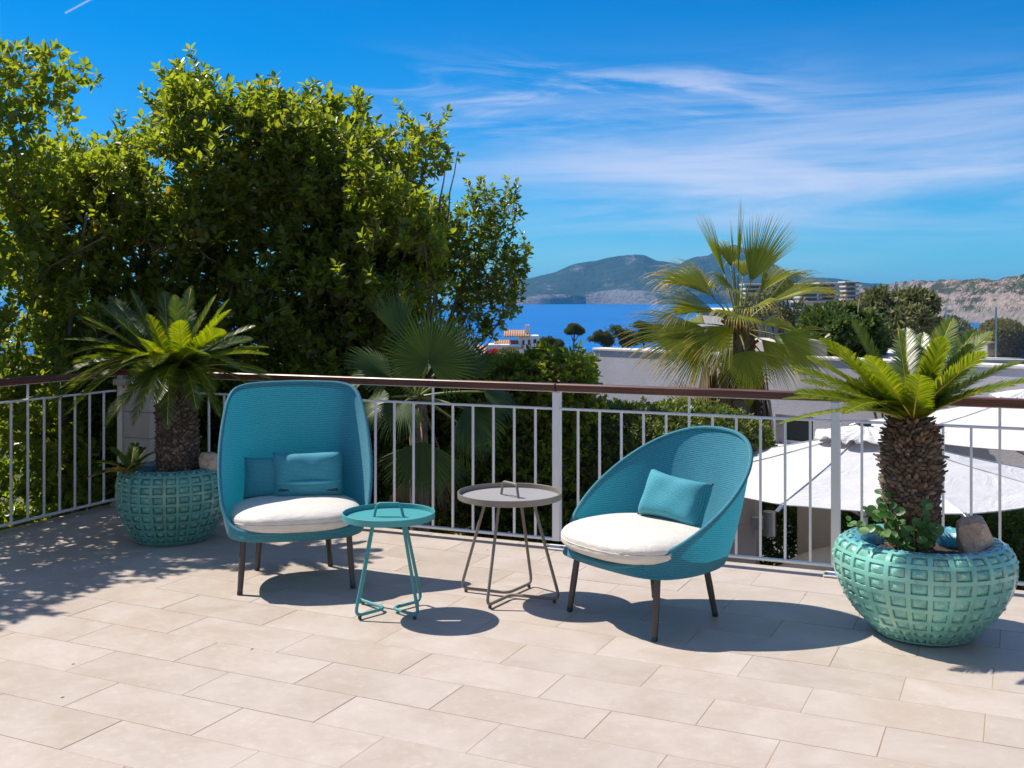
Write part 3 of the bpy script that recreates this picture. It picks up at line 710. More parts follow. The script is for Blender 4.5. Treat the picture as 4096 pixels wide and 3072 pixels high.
def cycad_trunk(root, base, top, prof, seed, rows=34, ncol=22, spike=.035, tipfrac=.2):
    rg = random.Random(seed); mb = MB(); base = Vector(base); top = Vector(top)
    def RR(f):
        for i in range(len(prof) - 1):
            if f <= prof[i + 1][0]: a = (f - prof[i][0]) / (prof[i + 1][0] - prof[i][0]); return prof[i][1] * (1 - a) + prof[i + 1][1] * a
        return prof[-1][1]
    C = [base.lerp(top, k / 12) for k in range(13)]; mb.tube(C, [RR(k / 12) * .93 for k in range(13)], 20); tr_ = mb.build('trunk', M_CORE, root, smooth=True)
    V = []; F = []; b = 0
    for j in range(rows):
        for k in range(ncol):
            f = (j + rg.uniform(-.3, .3)) / rows; f = min(max(f, 0), 1); a = 2 * math.pi * (k + .5 * (j % 2) + rg.uniform(-.25, .25)) / ncol; r = RR(f) * .90
            c = base.lerp(top, f); out = Vector((math.cos(a), math.sin(a), 0)); sd = Vector((-out.y, out.x, 0)); up = Vector((0, 0, 1))
            p = c + out * r; wd = 2 * math.pi * r / ncol * rg.uniform(.42, .62); hh = .022 * rg.uniform(.8, 1.3)
            sp = spike * rg.uniform(.25, 1.0) * (.45 + .9 * f) * (1.5 if rg.random() < .10 else 1)
            dr = (out + up * rg.uniform(-.35, .55) + sd * rg.uniform(-.45, .45)).normalized()
            tipp = p + dr * sp + up * .008; th_ = hh * .45
            V += [p - sd * wd - up * th_, p + sd * wd - up * th_, p + sd * wd * .8 + up * th_, p - sd * wd * .8 + up * th_,
                  tipp - sd * wd * .34 - up * .003, tipp + sd * wd * .34 - up * .003, tipp + sd * wd * .22 + up * .004, tipp - sd * wd * .22 + up * .004]
            F += [(b, b + 1, b + 5, b + 4), (b + 1, b + 2, b + 6, b + 5), (b + 2, b + 3, b + 7, b + 6), (b + 3, b, b + 4, b + 7), (b + 4, b + 5, b + 6, b + 7)]; b += 8
    tag(nmesh('leaf_base', [tuple(v) for v in V], np.array(F), M_SC, tr_), kind='stuff')
    V = []; F = []; b = 0     # fibrous tuft at the crown
    for k in range(260):
        a = rg.uniform(0, 2 * math.pi); out = Vector((math.cos(a), math.sin(a), 0)); f = rg.uniform(1 - tipfrac, 1.02); r = RR(min(f, 1)) * rg.uniform(.6, 1.0); p = base.lerp(top, f) + out * r
        d = (out * rg.uniform(.2, 1) + Vector((rg.uniform(-.5, .5), rg.uniform(-.5, .5), rg.uniform(-.2, .9)))).normalized(); l = rg.uniform(.02, .065); w = Vector((-out.y, out.x, 0)) * rg.uniform(.002, .005)
        V += [p - w, p + w, p + d * l + w * .3, p + d * l - w * .3 + Vector((0, 0, .002))]; F.append((b, b + 1, b + 2, b + 3)); b += 4
    tag(nmesh('crown_fibre', [tuple(v) for v in V], np.array(F), M_SCTOP, tr_), kind='stuff')
# right cycad
cr = thing('cycad', (1.905, 5.12, .37), 0, 'sunlit cycad with upright yellow-green fronds growing in the right pot', 'cycad')
O = Vector(cr.location)
cycad_trunk(cr, (0, 0, -.02), (.005, 0, .665), [(0, .095), (.12, .106), (.35, .130), (.7, .140), (.88, .122), (1, .07)], 5, 44, 27)
crown = Vector((1.905, 5.12, 1.03))
for i, (x, y, dy, lift, bright) in enumerate([(1697, 917, -.18, .22, 0), (1830, 896, -.42, .30, 1), (1729, 852, -.05, .16, 0), (1743, 828, -.28, .12, 1), (1721, 800, .1, .12, 0), (1754, 778, .22, .10, 0),
        (1782, 741, .05, .06, 1), (1813, 749, -.22, .05, 1), (1848, 703, .12, .03, 0), (1880, 776, -.40, .02, 1), (1940, 712, .02, .0, 1), (1958, 720, .28, .02, 0), (1986, 816, -.46, .05, 1), (1992, 730, .30, .03, 0),
        (2033, 739, -.14, .02, 1), (2052, 700, .1, .03, 1), (2100, 724, .28, .08, 0), (2131, 727, .05, .07, 1), (2118, 769, -.26, .06, 1), (2191, 788, .02, .12, 0), (2222, 826, -.16, .16, 1), (1900, 790, .48, .05, 0),
        (2000, 770, .52, .05, 0), (2095, 805, .50, .12, 0), (1800, 850, .42, .14, 0), (1705, 865, .35, .2, 0), (2140, 850, .40, .2, 0), (1990, 880, .5, .2, 0)]):
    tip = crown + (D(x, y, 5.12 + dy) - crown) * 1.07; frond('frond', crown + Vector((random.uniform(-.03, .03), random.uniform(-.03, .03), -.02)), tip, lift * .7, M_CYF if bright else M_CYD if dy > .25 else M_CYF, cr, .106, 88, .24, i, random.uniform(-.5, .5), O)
# left cycad
lt = thing('cycad', (-2.235, 7.16, .40), 0, 'dense dark cycad with spreading drooping fronds growing in the left pot', 'cycad'); O2 = Vector(lt.location)
cycad_trunk(lt, (0, 0, -.02), (-.01, 0, .66), [(0, .138), (.3, .148), (.6, .138), (.8, .138), (1, .09)], 9, 42, 28, .024)
crown2 = Vector((-2.245, 7.16, 1.07)); ftips = [(720, 70, .2, .04, 0), (910, 85, .3, .02, 0), (965, 105, .1, 0, 0), (1060, 55, .25, .03, 0), (1200, 105, .15, .05, 1), (1270, 130, .05, .08, 0), (1275, 190, -.2, .10, 1), (1235, 300, -.35, .15, 1), (1415, 280, .1, .16, 0),
    (1490, 400, .1, .22, 1), (1490, 440, -.15, .22, 0), (1500, 545, .0, .28, 0), (1520, 585, .25, .3, 0), (540, 150, .2, .08, 0), (450, 230, .1, .1, 0), (640, 240, -.2, .12, 1), (820, 215, -.28, .06, 1), (780, 350, -.55, .10, 1),
    (440, 255, .35, .12, 0), (350, 355, .05, .2, 0), (525, 395, -.3, .2, 1), (380, 495, -.1, .25, 0), (670, 490, -.5, .32, 1), (300, 570, .05, .3, 0), (260, 745, .0, .42, 0), (340, 800, -.25, .45, 0), (575, 845, -.4, .50, 0),
    (735, 845, -.45, .55, 0), (860, 720, -.55, .45, 0), (925, 865, -.42, .62, 0), (1090, 760, -.4, .55, 0), (1225, 805, -.15, .55, 1), (1190, 650, -.4, .4, 0), (1240, 600, .3, .4, 0), (850, 510, -.6, .3, 1), (1130, 440, -.5, .3, 1),
    (990, 250, -.3, .05, 1), (400, 660, .3, .38, 0), (330, 460, .4, .28, 0), (700, 620, .5, .4, 0), (1400, 350, .35, .2, 0), (1050, 180, .5, .05, 0), (600, 110, .5, .06, 0), (1330, 520, -.35, .35, 0), (500, 600, -.4, .4, 0), (1420, 640, .1, .42, 0), (300, 650, -.2, .38, 0)]
for i, (x, y, dy, lift, br) in enumerate(ftips):
    px, py = x / 1.383 / 4, (1100 + y / 1.383) / 4
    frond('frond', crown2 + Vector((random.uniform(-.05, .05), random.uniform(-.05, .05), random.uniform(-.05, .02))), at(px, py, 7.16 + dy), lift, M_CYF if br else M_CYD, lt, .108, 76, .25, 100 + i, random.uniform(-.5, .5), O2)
# cycad pup with small fronds in the left pot
pup = thing('cycad_pup', (-2.50, 7.02, .41), 0, 'small cycad offshoot with short fronds, partly dry, at the front left of the left pot', 'cycad'); O3 = Vector(pup.location)
mb = MB(); mb.lathe([(.02, -.03), (.035, 0), (.028, .03), (.01, .05)], 10); mb.build('bulb', M_SC, pup, smooth=True)
M_DRY = foliage_mat('dry_leaflet', [(0, (.16, .10, .04)), (1, (.30, .19, .08))], (.3, .18, .06), .3, .6, .2)
for i, (a, l, h, dry) in enumerate([(190, .23, .10, 0), (215, .22, .03, 0), (160, .18, .18, 0), (240, .20, .06, 1), (100, .14, .20, 0), (80, .16, .17, 0), (280, .18, .05, 1), (320, .16, .10, 0), (300, .14, -.02, 1), (0, .16, .16, 0), (200, .28, .0, 1)]):
    e = O3 + Vector((math.cos(R(a)) * l, math.sin(R(a)) * l, .03 + h)); frond('frond', O3 + Vector((0, 0, .03)), e, .25, M_DRY if dry else M_CYD, pup, .06, 34, .4, 300 + i, 0, O3)
# rocks
def rock(name, loc, s, seed, mat, label, cat='rock'):
    bm = bmesh.new(); bmesh.ops.create_icosphere(bm, subdivisions=4, radius=1); P = np.array([v.co[:] for v in bm.verts])
    rg = np.random.default_rng(seed); d = np.ones(len(P)) * 9
    for k in range(16):
        n = rg.normal(size=3); n /= np.linalg.norm(n); h = rg.uniform(.62, .95); q = P @ n; d = np.minimum(d, np.where(q > .05, h / np.maximum(q, .05), 9))
    d = np.minimum(d, 1.05) * (1 + .16 * (fbm(P * 3 + seed, 4) - .5)) * (1 + .06 * (fbm(P * 11 + seed, 3) - .5))
    for v, k in zip(bm.verts, range(len(P))): v.co = Vector((P[k] * d[k] * np.array(s)).tolist())
    me = bpy.data.meshes.new(name); bm.to_mesh(me); bm.free(); me.polygons.foreach_set('use_smooth', np.ones(len(me.polygons), bool)); me.set_sharp_from_angle(angle=R(28)); me.materials.append(mat)
    o = link(name, me); o.location = loc; return tag(o, label, cat)
def rock_mat():
    m = M_('limestone_rock'); v = m.coord('Object'); n = m.noise(v, 9, 6, .7, .5); n2 = m.noise(v, 45, 5, .7)
    m.col(m.mix(m.mapr(n2, .5, .75, 0, .6), m.mix(m.mapr(n, .3, .7), (.56, .38, .25), (.70, .58, .46)), (.18, .11, .07))); m.rough(.85); m.bump(m.math('ADD', n, n2), .8, .02); return m.m
M_ROCK = rock_mat()
rock('rock', (2.165, 5.02, .475), (.095, .08, .15), 4, M_ROCK, 'rough tan limestone rock standing beside the trunk in the right pot')
rock('rock', (-2.01, 7.10, .50), (.07, .06, .12), 8, M_ROCK, 'brown stone between the trunk and the rim in the left pot')
# rounded-leaf shrub in the right pot
M_RL = foliage_mat('round_leaf', [(0, (.05, .14, .04)), (.6, (.09, .21, .06)), (1, (.15, .26, .10))], (.14, .34, .05), .3, .42, .45)
M_STEM = paint('reddish_stem', (.16, .08, .05), .7)
sh = thing('trailing_shrub', (1.82, 5.0, .40), 0, 'small shrub with round green leaves trailing round the trunk in the right pot', 'shrub'); O4 = Vector(sh.location); rg = random.Random(4)
LV = []; LF = []; tw = MB()
for (x, y, dy, l0) in [(1905, 1070, -.06, .4), (1835, 1130, -.12, 0), (1850, 1145, -.15, 0), (1880, 1105, -.1, 0), (1930, 1110, -.12, 0), (1905, 1160, -.16, 0), (1995, 1100, -.2, 0), (2025, 1135, -.2, 0), (1975, 1130, -.2, 0), (2040, 1150, -.18, 0), (1890, 1090, .0, .2)]:
    tip = D(x, y, 5.12 + dy); b0 = O4 + Vector((rg.uniform(-.03, .08), rg.uniform(-.06, 0), 0)); pts = bez([b0, b0.lerp(tip, .4) + Vector((0, 0, .05)), tip], 9)
    tw.tube([p - O4 for p in pts], [.004 - .0003 * k for k in range(10)], 5)
    for k in range(3, 10):
        for sg in (-1, 1):
            a = rg.uniform(0, 6.28); d = Vector((math.cos(a), math.sin(a) * .8 - .2, rg.uniform(-.1, .6))).normalized(); r = rg.uniform(.012, .024); p = pts[k]; c = p + d * (r + .012)
            n = (Vector((rg.uniform(-.5, .5), -.7, .6))).normalized(); s = d.cross(n).normalized(); n = s.cross(d)
            b = len(LV); m = 10
            for q in range(m): an = 2 * math.pi * q / m; LV.append(tuple(c - O4 + d * math.cos(an) * r * 1.15 + s * math.sin(an) * r + n * (.25 * r * abs(math.sin(an)))))
            LV.append(tuple(c - O4)); LF += [(b + q, b + (q + 1) % m, b + m) for q in range(m)]
tw.build('stem', M_STEM, sh, smooth=True); tag(nmesh('foliage', LV, np.array(LF), M_RL, sh), kind='stuff')

# ------------------------------------------------------------------ broad-leaf foliage
def leaves(name, P, A, size, mat, parent, seed=0, per=6, spread=(20, 80), wratio=.5, origin=(0, 0, 0), sizevar=.3, up=.25):
    """P rosette points, A shoot axes"""
    g = np.random.default_rng(seed); n = len(P); P = np.repeat(P, per, 0); A = np.repeat(A, per, 0); k = np.tile(np.arange(per), n); N_ = len(P)
    A = A / np.linalg.norm(A, axis=1, keepdims=True)
    h = np.where(np.abs(A[:, 2:3]) < .9, [[0, 0, 1.]], [[1., 0, 0]]); X = np.cross(A, h); X /= np.linalg.norm(X, axis=1, keepdims=True); Y = np.cross(A, X)
    ph = k * 2.4 + np.repeat(g.uniform(0, 6.28, n), per) + g.normal(0, .25, N_); an = np.radians(spread[0] + (spread[1] - spread[0]) * (1 - (k + .5) / per) + g.normal(0, 9, N_))
    d = A * np.cos(an)[:, None] + (X * np.cos(ph)[:, None] + Y * np.sin(ph)[:, None]) * np.sin(an)[:, None]
    s = np.cross(d, A) + g.normal(0, .25, (N_, 3)); s -= d * (s * d).sum(1, keepdims=True); s /= np.linalg.norm(s, axis=1, keepdims=True); nn = np.cross(s, d); nn *= np.sign((nn * A).sum(1, keepdims=True) + 1e-6)
    L = (size * g.uniform(1 - sizevar, 1 + sizevar, N_))[:, None]; w = L * wratio * .5; b = P + A * (size * .45 * (k / per))[:, None] + d * L * .12
    cur = -nn * L * g.uniform(.02, .16, (N_, 1)); fo = nn * w * g.uniform(.1, .5, (N_, 1))
    v = np.stack([b, b + d * L * .33 + s * w + fo, b + d * L * .70 + s * w * .82 + fo * .8 + cur * .4, b + d * L + cur, b + d * L * .70 - s * w * .82 + fo * .8 + cur * .4, b + d * L * .33 - s * w + fo], 1) - np.array(origin)
    i = np.arange(N_)[:, None] * 6; F = np.concatenate([i + [[0, 1, 2, 3]], i + [[0, 3, 4, 5]]], 0)
    return tag(nmesh(name, v.reshape(-1, 3), F, mat, parent), kind='stuff')
def shoots(P, A, frac, seed, n=4, step=.055, minz=.35):
    g = np.random.default_rng(seed); U = A / np.linalg.norm(A, axis=1, keepdims=True); m = (g.random(len(P)) < frac) & (U[:, 2] > minz); p = P[m]; d = U[m] * .5 + [0, 0, .75] + g.normal(0, .22, (m.sum(), 3)); d /= np.linalg.norm(d, axis=1, keepdims=True)
    L = g.integers(1, n + 1, len(p)); Q = [P]; B = [A]
    for k in range(1, n + 1): s = L >= k; Q.append(p[s] + d[s] * step * k * 1.25); B.append(d[s])
    return np.concatenate(Q), np.concatenate(B)
def twigs(name, P, A, ln, r, mat, parent, seed=0, frac=.5, origin=(0, 0, 0)):
    g = np.random.default_rng(seed); m = g.random(len(P)) < frac; P = P[m]; A = A[m] / np.linalg.norm(A[m], axis=1, keepdims=True); n = len(P)
    l = ln * g.uniform(.6, 1.5, (n, 1)); B = P - A * l + g.normal(0, .02, (n, 3)); s = np.cross(A, [[.3, .2, .9]]); s /= np.linalg.norm(s, axis=1, keepdims=True); t = np.cross(A, s)
    ra = r * g.uniform(.6, 1.6, (n, 1)); v = np.stack([B + s * ra, B - s * ra * .5 + t * ra * .8, B - s * ra * .5 - t * ra * .8, P + s * ra * .5, P - s * ra * .3 + t * ra * .4, P - s * ra * .3 - t * ra * .4], 1) - np.array(origin)
    i = np.arange(n)[:, None] * 6; F = np.concatenate([i + [[0, 1, 4, 3]], i + [[1, 2, 5, 4]], i + [[2, 0, 3, 5]]], 0)
    return tag(nmesh(name, v.reshape(-1, 3), F, mat, parent), kind='stuff')
def sample(field, lo, hi, n, depth, seed, inner=.04, upb=.45, rnd=.5):
    g = np.random.default_rng(seed); P = g.uniform(lo, hi, (n, 3)); f = field(P); m = (f > 0) & (g.random(n) < np.maximum(np.exp(-f / depth), inner)); P = P[m]; e = .06
    G = np.stack([field(P - [e, 0, 0]) - field(P + [e, 0, 0]), field(P - [0, e, 0]) - field(P + [0, e, 0]), field(P - [0, 0, e]) - field(P + [0, 0, e])], 1)
    G /= np.linalg.norm(G, axis=1, keepdims=True) + 1e-9; A = G * .8 + [0, 0, upb] + g.normal(0, rnd, P.shape); return P, A
def ellipsoids(E, lump=.35, ls=1.6, gap=.0):
    lump = lump * float(np.median([(e[3] * e[5]) ** .5 for e in E])) * .8
    C = np.array([e[:3] for e in E], float); S = np.array([e[3:6] for e in E], float)
    def f(P):
        best = np.full(len(P), -9.)
        for c, s in zip(C, S): q = (P - c) / s; r = np.linalg.norm(q, axis=1); best = np.maximum(best, (1 - r) * float(np.sqrt(s[0] * s[2])) * .8)
        return best + lump * (fbm(P * ls, 3) - .66) * 1.6 + lump * .4 * (vnoise(P * ls * 4) - .5)
    return f
def Eb(x, y, rx, ry, Y, dep): p = D(x, y, Y); return (p.x, p.y, p.z, rx * .46293 * Y / 1070, dep, ry * .46293 * Y / 1070)
M_FIC = foliage_mat('ficus_leaf', [(0, (.060, .10, .018)), (.45, (.11, .152, .026)), (.85, (.17, .205, .03)), (.955, (.15, .165, .018)), (.985, (.22, .20, .02)), (1, (.34, .13, .02))], (.40, .46, .015), .58, .34, .6)
M_FIC2 = foliage_mat('ficus_leaf_airy', [(0, (.04, .075, .016)), (.6, (.08, .125, .02)), (1, (.16, .19, .03))], (.34, .42, .02), .52, .34, .6)
M_SMALL = foliage_mat('small_hedge_leaf', [(0, (.045, .08, .012)), (.6, (.10, .14, .02)), (1, (.20, .20, .04))], (.2, .26, .02), .3, .4, .5)
M_PITT = foliage_mat('pittosporum_leaf', [(0, (.02, .06, .012)), (.6, (.05, .11, .018)), (1, (.10, .17, .02))], (.1, .2, .01), .28, .35, .5)
def bark(name, a, b):
    m = M_(name); v = m.coord('World'); n = m.noise(m.scale(v, (1, 1, .3)), 22, 5, .65, .6); m.col(m.mix(m.mapr(n, .3, .7), a, b)); m.rough(.9); m.bump(n, .7, .02); return m.m
M_BARK = bark('grey_brown_bark', (.06, .045, .035), (.20, .165, .13)); M_TWIG = bark('twig_bark', (.13, .09, .06), (.26, .20, .15))
def limb(parent, pts, r0, r1, name='branch', mat=None, n=7):
    P = bez(pts, 12); mb = MB(); g = random.Random(len(pts) + int(pts[0][0] * 100)); 
    P = [p + Vector((g.uniform(-.02, .02), g.uniform(-.02, .02), 0)) for p in P]
    mb.tube(P, [r0 + (r1 - r0) * k / 12 for k in range(13)], n); return mb.build(name, mat or M_BARK, parent, smooth=True)
# left + corner hedge : box-like mass following the two runs of railing
def leg_field(zt_pts, p0, d, n, s0, s1, e0, e1, lump):
    zs_ = np.array(zt_pts)
    def f(P):
        s = (P[:, 0] - p0.x) * d.x + (P[:, 1] - p0.y) * d.y; e = (P[:, 0] - p0.x) * n.x + (P[:, 1] - p0.y) * n.y
        zt = np.interp(s, zs_[:, 0], zs_[:, 1])
        q = np.minimum(np.minimum(s - s0, s1 - s), np.minimum(e - e0, e1 - e)); nz = lump * (fbm(P * 1.9 + 4, 3) - .55) * 1.3 + .95 * (vnoise(P * 1.05 + 7) - .55) + .25 * (vnoise(P * 4.5) - .5)
        return np.minimum(q + nz, zt - .12 - P[:, 2] + nz * .22)
    return f
hg = thing('ficus_hedge', (CORNER + N2 * .9).to_tuple(), 0, 'tall ficus hedge along the left railing and corner at the left edge', 'hedge'); oh = np.array(hg.location)
fL = leg_field([(-1.6, 3.2), (-1.0, 2.95), (-.6, 3.05), (-.2, 3.58), (.25, 3.62), (.8, 3.50), (1.5, 3.50), (2.5, 3.35), (3.2, 2.7)], CORNER, F2, N2, -1.6, 3.1, .30, 1.50, .80)
P, A = sample(fL, [-6.4, 4.6, -1.6], [-2.2, 10.4, 4.1], 105000, .45, 11, .02); HOL = 1
k = vnoise(P * [2.6, 2.6, 2.6] + 31) > .31; P, A = P[k], A[k]; P, A = shoots(P, A, .16, 5)
leaves('foliage', P, A, .076, M_FIC, hg, 1, 6, origin=oh); twigs('twig', P, A, .12, .0035, M_TWIG, hg, 2, .5, oh)
for k, (s, e) in enumerate([(-1.2, .9), (-.3, .85), (.5, 1.0), (1.3, .9), (2.1, .95), (2.8, .9)]):
    b = CORNER + F2 * s + N2 * e - Vector(hg.location); b.z = -2.0; g = random.Random(k)
    limb(hg, [b, b + Vector((.05, .1, 1.5)), b + Vector((g.uniform(-.3, .3), g.uniform(-.2, .2), 3.2)), b + Vector((g.uniform(-.5, .5), g.uniform(-.3, .3), 4.3))], .06, .012, 'trunk')
    for j in range(5): z = 1.6 + .6 * j; q = b + Vector((g.uniform(-.1, .1), 0, z)); limb(hg, [q, q + Vector((g.uniform(-.4, .4), g.uniform(-.5, .1), .35)), q + Vector((g.uniform(-.7, .7), g.uniform(-.8, .2), .7))], .022, .006)
hb = thing('ficus_hedge', (-2.2, 9.7, 0), 0, 'tall dark ficus hedge behind the left cycad and the tall armchair', 'hedge'); oh = np.array(hb.location)
def fB(P):
    zt = np.interp(P[:, 0] / P[:, 1] * 1070 + 512, [90, 150, 158, 166, 205, 245, 275, 300, 330, 362, 372, 400, 430], [2.9, 3.20, 3.28, 3.66, 3.60, 3.45, 3.38, 3.36, 3.32, 3.30, 3.0, 2.9, 2.4])
    yf = 9.15 + .0 * P[:, 0]
    q = np.minimum(np.minimum(P[:, 1] - yf, 10.35 - P[:, 1]), np.minimum(P[:, 0] + 4.4, -.55 - P[:, 0])); nz = .85 * (fbm(P * 1.9 + 9, 3) - .55) * 1.3 + .95 * (vnoise(P * 1.05 + 3) - .55) + .25 * (vnoise(P * 4.5) - .5)
    return np.minimum(q + nz, zt * P[:, 1] / 9.6 - P[:, 2] - .12 + nz * .2)
P, A = sample(fB, [-4.6, 8.8, -1.4], [-.3, 10.8, 4.0], 84000, .45, 12, .02); k = vnoise(P * [2.6, .8, 2.6] + 11) > .33; P, A = P[k], A[k]; P, A = shoots(P, A, .16, 5)
leaves('foliage', P, A, .074, M_FIC, hb, 3, 6, origin=oh); twigs('twig', P, A, .12, .0035, M_TWIG, hb, 4, .5, oh)
for k, x in enumerate((-1.9, -1.0, -.3, .5)):
    b = Vector((x, .1, -2.0)); g = random.Random(20 + k); limb(hb, [b, b + Vector((.1, .1, 1.6)), b + Vector((g.uniform(-.3, .3), .1, 3.4)), b + Vector((g.uniform(-.6, .6), .2, 4.7))], .07, .014, 'trunk')
    for j in range(6): z = 1.6 + .6 * j; q = b + Vector((g.uniform(-.1, .1), 0, z)); limb(hb, [q, q + Vector((g.uniform(-.4, .4), g.uniform(-.4, .1), .35)), q + Vector((g.uniform(-.7, .7), g.uniform(-.6, .2), .7))], .022, .006)
# airy ficus tree to the right of the hedge
ft = thing('ficus_tree', (-.9, 10.2, -2), 0, 'loose sunlit ficus tree right of the hedge, its crown thinning out over the sea', 'tree'); oh = np.array(ft.location)
E2 = [Eb(700, 400, 150, 165, 9.9, .7), Eb(810, 380, 110, 110, 9.8, .5), Eb(880, 335, 95, 72, 9.8, .4), Eb(945, 335, 62, 46, 9.8, .3), Eb(975, 330, 30, 24, 9.8, .2), Eb(760, 560, 170, 150, 10.0, .7), Eb(700, 720, 150, 140, 10.0, .6), Eb(860, 450, 60, 60, 9.8, .4)]
fT = ellipsoids(E2, .42, 2.2); P, A = sample(fT, [-2.4, 8.9, -.6], [1.0, 11.0, 4.0], 44000, .50, 13, .03); k = vnoise(P * [3, .8, 3] + 21) > .34; P, A = P[k], A[k]; P, A = shoots(P, A, .16, 5)
leaves('foliage', P, A, .066, M_FIC, ft, 5, 6, origin=oh); twigs('twig', P, A, .14, .0035, M_TWIG, ft, 6, .6, oh)
E3 = [Eb(950, 560, 140, 120, 10.4, .5), Eb(1055, 490, 55, 62, 10.4, .32), Eb(1048, 425, 36, 40, 10.4, .2), Eb(1100, 470, 22, 42, 10.4, .2), Eb(1035, 600, 98, 72, 10.4, .4), Eb(1085, 665, 58, 48, 10.4, .3), Eb(960, 690, 120, 60, 10.4, .4), Eb(1065, 715, 40, 26, 10.4, .2), Eb(840, 600, 110, 130, 10.5, .5), Eb(1120, 560, 26, 30, 10.4, .2)]
fT3 = ellipsoids(E3, .5, 2.8); P, A = sample(fT3, [-1.2, 9.6, -.4], [2.2, 11.2, 3.1], 27000, .5, 14, .035)
k = vnoise(P * 3.1) > .36; P, A = P[k], A[k]; P, A = shoots(P, A, .2, 6, 4, .045)
leaves('foliage', P, A, .056, M_FIC2, ft, 7, 6, origin=oh); twigs('twig', P, A, .15, .003, M_TWIG, ft, 8, .7, oh)
t0 = Vector((0, 0, 0)); limb(ft, [t0, t0 + Vector((.1, 0, 1.4)), t0 + Vector((0, -.1, 2.6))], .10, .07, 'trunk')
def W2(x, y, Y): return D(x, y, Y) - Vector(ft.location)
for (x, y, Y, r) in [(700, 330, 9.9, .035), (820, 400, 9.8, .03), (960, 350, 9.8, .022), (985, 330, 9.8, .012), (1050, 480, 10.4, .02), (1100, 510, 10.4, .012), (1110, 650, 10.4, .02), (1060, 730, 10.4, .015), (950, 560, 10.4, .025), (880, 300, 9.8, .018), (650, 300, 9.9, .03)]:
    e = W2(x, y, Y); s = t0 + Vector((0, -.1, 2.4)); limb(ft, [s, s.lerp(e, .4) + Vector((0, 0, .25)), s.lerp(e, .75) + Vector((0, 0, -.1)), e], r * 1.5, .004, 'branch', M_TWIG)
# lower glossy shrubs behind the middle of the railing
fs = thing('ficus_shrub', (1.3, 9.2, -2), 0, 'rounded glossy shrub behind the railing between shaded fan palm and grey wall', 'shrub'); oh = np.array(fs.location)
E4 = [Eb(1040, 860, 120, 95, 9.3, .5), Eb(1160, 840, 125, 78, 9.3, .5), Eb(1245, 795, 62, 46, 9.3, .3), Eb(1180, 770, 40, 22, 9.3, .25), Eb(1265, 850, 50, 75, 9.3, .3), Eb(1110, 1000, 170, 190, 9.5, .6), Eb(860, 1000, 200, 200, 9.8, .6), Eb(1180, 1150, 160, 120, 9.4, .5), Eb(600, 1000, 220, 200, 10, .5)]
fS = ellipsoids(E4, .35, 2.4); P, A = sample(fS, [-3.2, 8.7, -1.9], [2.6, 10.6, 1.6], 190000, .22, 15, .02)
leaves('foliage', P, A, .060, M_FIC, fs, 9, 6, origin=oh); twigs('twig', P, A, .12, .003, M_TWIG, fs, 10, .5, oh)
mb = MB(); mb.tube([(0, 0, 0), (.1, .1, .8), (-.1, .1, 1.6)], [.05, .04, .02], 8); mb.build('trunk', M_BARK, fs, smooth=True)
sm = thing('privet_hedge', (2.0, 10.0, -2), 0, 'sunlit small-leaved hedge below the grey wall behind the railing', 'hedge'); oh = np.array(sm.location)
E5 = [Eb(1250, 985, 110, 95, 9.8, .6), Eb(1345, 925, 90, 62, 10, .5), Eb(1455, 915, 90, 55, 10, .5), Eb(1290, 960, 130, 100, 9.9, .6), Eb(1400, 955, 120, 90, 9.9, .6), Eb(1500, 945, 115, 80, 10, .6), Eb(1600, 960, 90, 70, 10.2, .5), Eb(1300, 1080, 170, 160, 9.7, .6), Eb(1450, 1080, 150, 150, 9.9, .5), Eb(1600, 1080, 70, 120, 10.2, .5)]
fS5 = ellipsoids(E5, .35, 2.8); P, A = sample(fS5, [.1, 9.2, -2.0], [5.4, 10.9, 1.0], 210000, .18, 16, .02, .6, .55)
leaves('foliage', P, A, .040, M_SMALL, sm, 11, 8, wratio=.42, origin=oh); twigs('twig', P, A, .14, .003, M_TWIG, sm, 12, .6, oh)
# ------------------------------------------------------------------ fan palms
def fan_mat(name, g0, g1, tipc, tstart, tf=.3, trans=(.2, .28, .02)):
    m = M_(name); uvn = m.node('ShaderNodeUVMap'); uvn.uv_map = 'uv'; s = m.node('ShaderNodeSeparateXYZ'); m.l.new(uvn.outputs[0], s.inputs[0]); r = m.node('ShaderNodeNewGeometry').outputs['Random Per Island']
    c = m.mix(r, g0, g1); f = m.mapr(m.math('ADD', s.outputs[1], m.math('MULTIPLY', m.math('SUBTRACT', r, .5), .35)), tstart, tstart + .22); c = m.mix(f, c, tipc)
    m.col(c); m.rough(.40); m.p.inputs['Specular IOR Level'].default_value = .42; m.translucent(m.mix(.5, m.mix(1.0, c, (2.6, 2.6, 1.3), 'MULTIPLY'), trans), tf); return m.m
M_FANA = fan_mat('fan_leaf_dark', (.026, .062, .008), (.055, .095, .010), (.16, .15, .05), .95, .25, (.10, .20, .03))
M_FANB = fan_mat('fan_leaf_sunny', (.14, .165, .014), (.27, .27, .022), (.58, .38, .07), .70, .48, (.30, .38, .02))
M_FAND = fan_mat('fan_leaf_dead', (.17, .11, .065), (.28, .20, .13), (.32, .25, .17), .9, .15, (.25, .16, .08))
M_PET = paint('petiole_green', (.17, .19, .04), .45); M_PETB = paint('petiole_brown', (.20, .11, .04), .6)
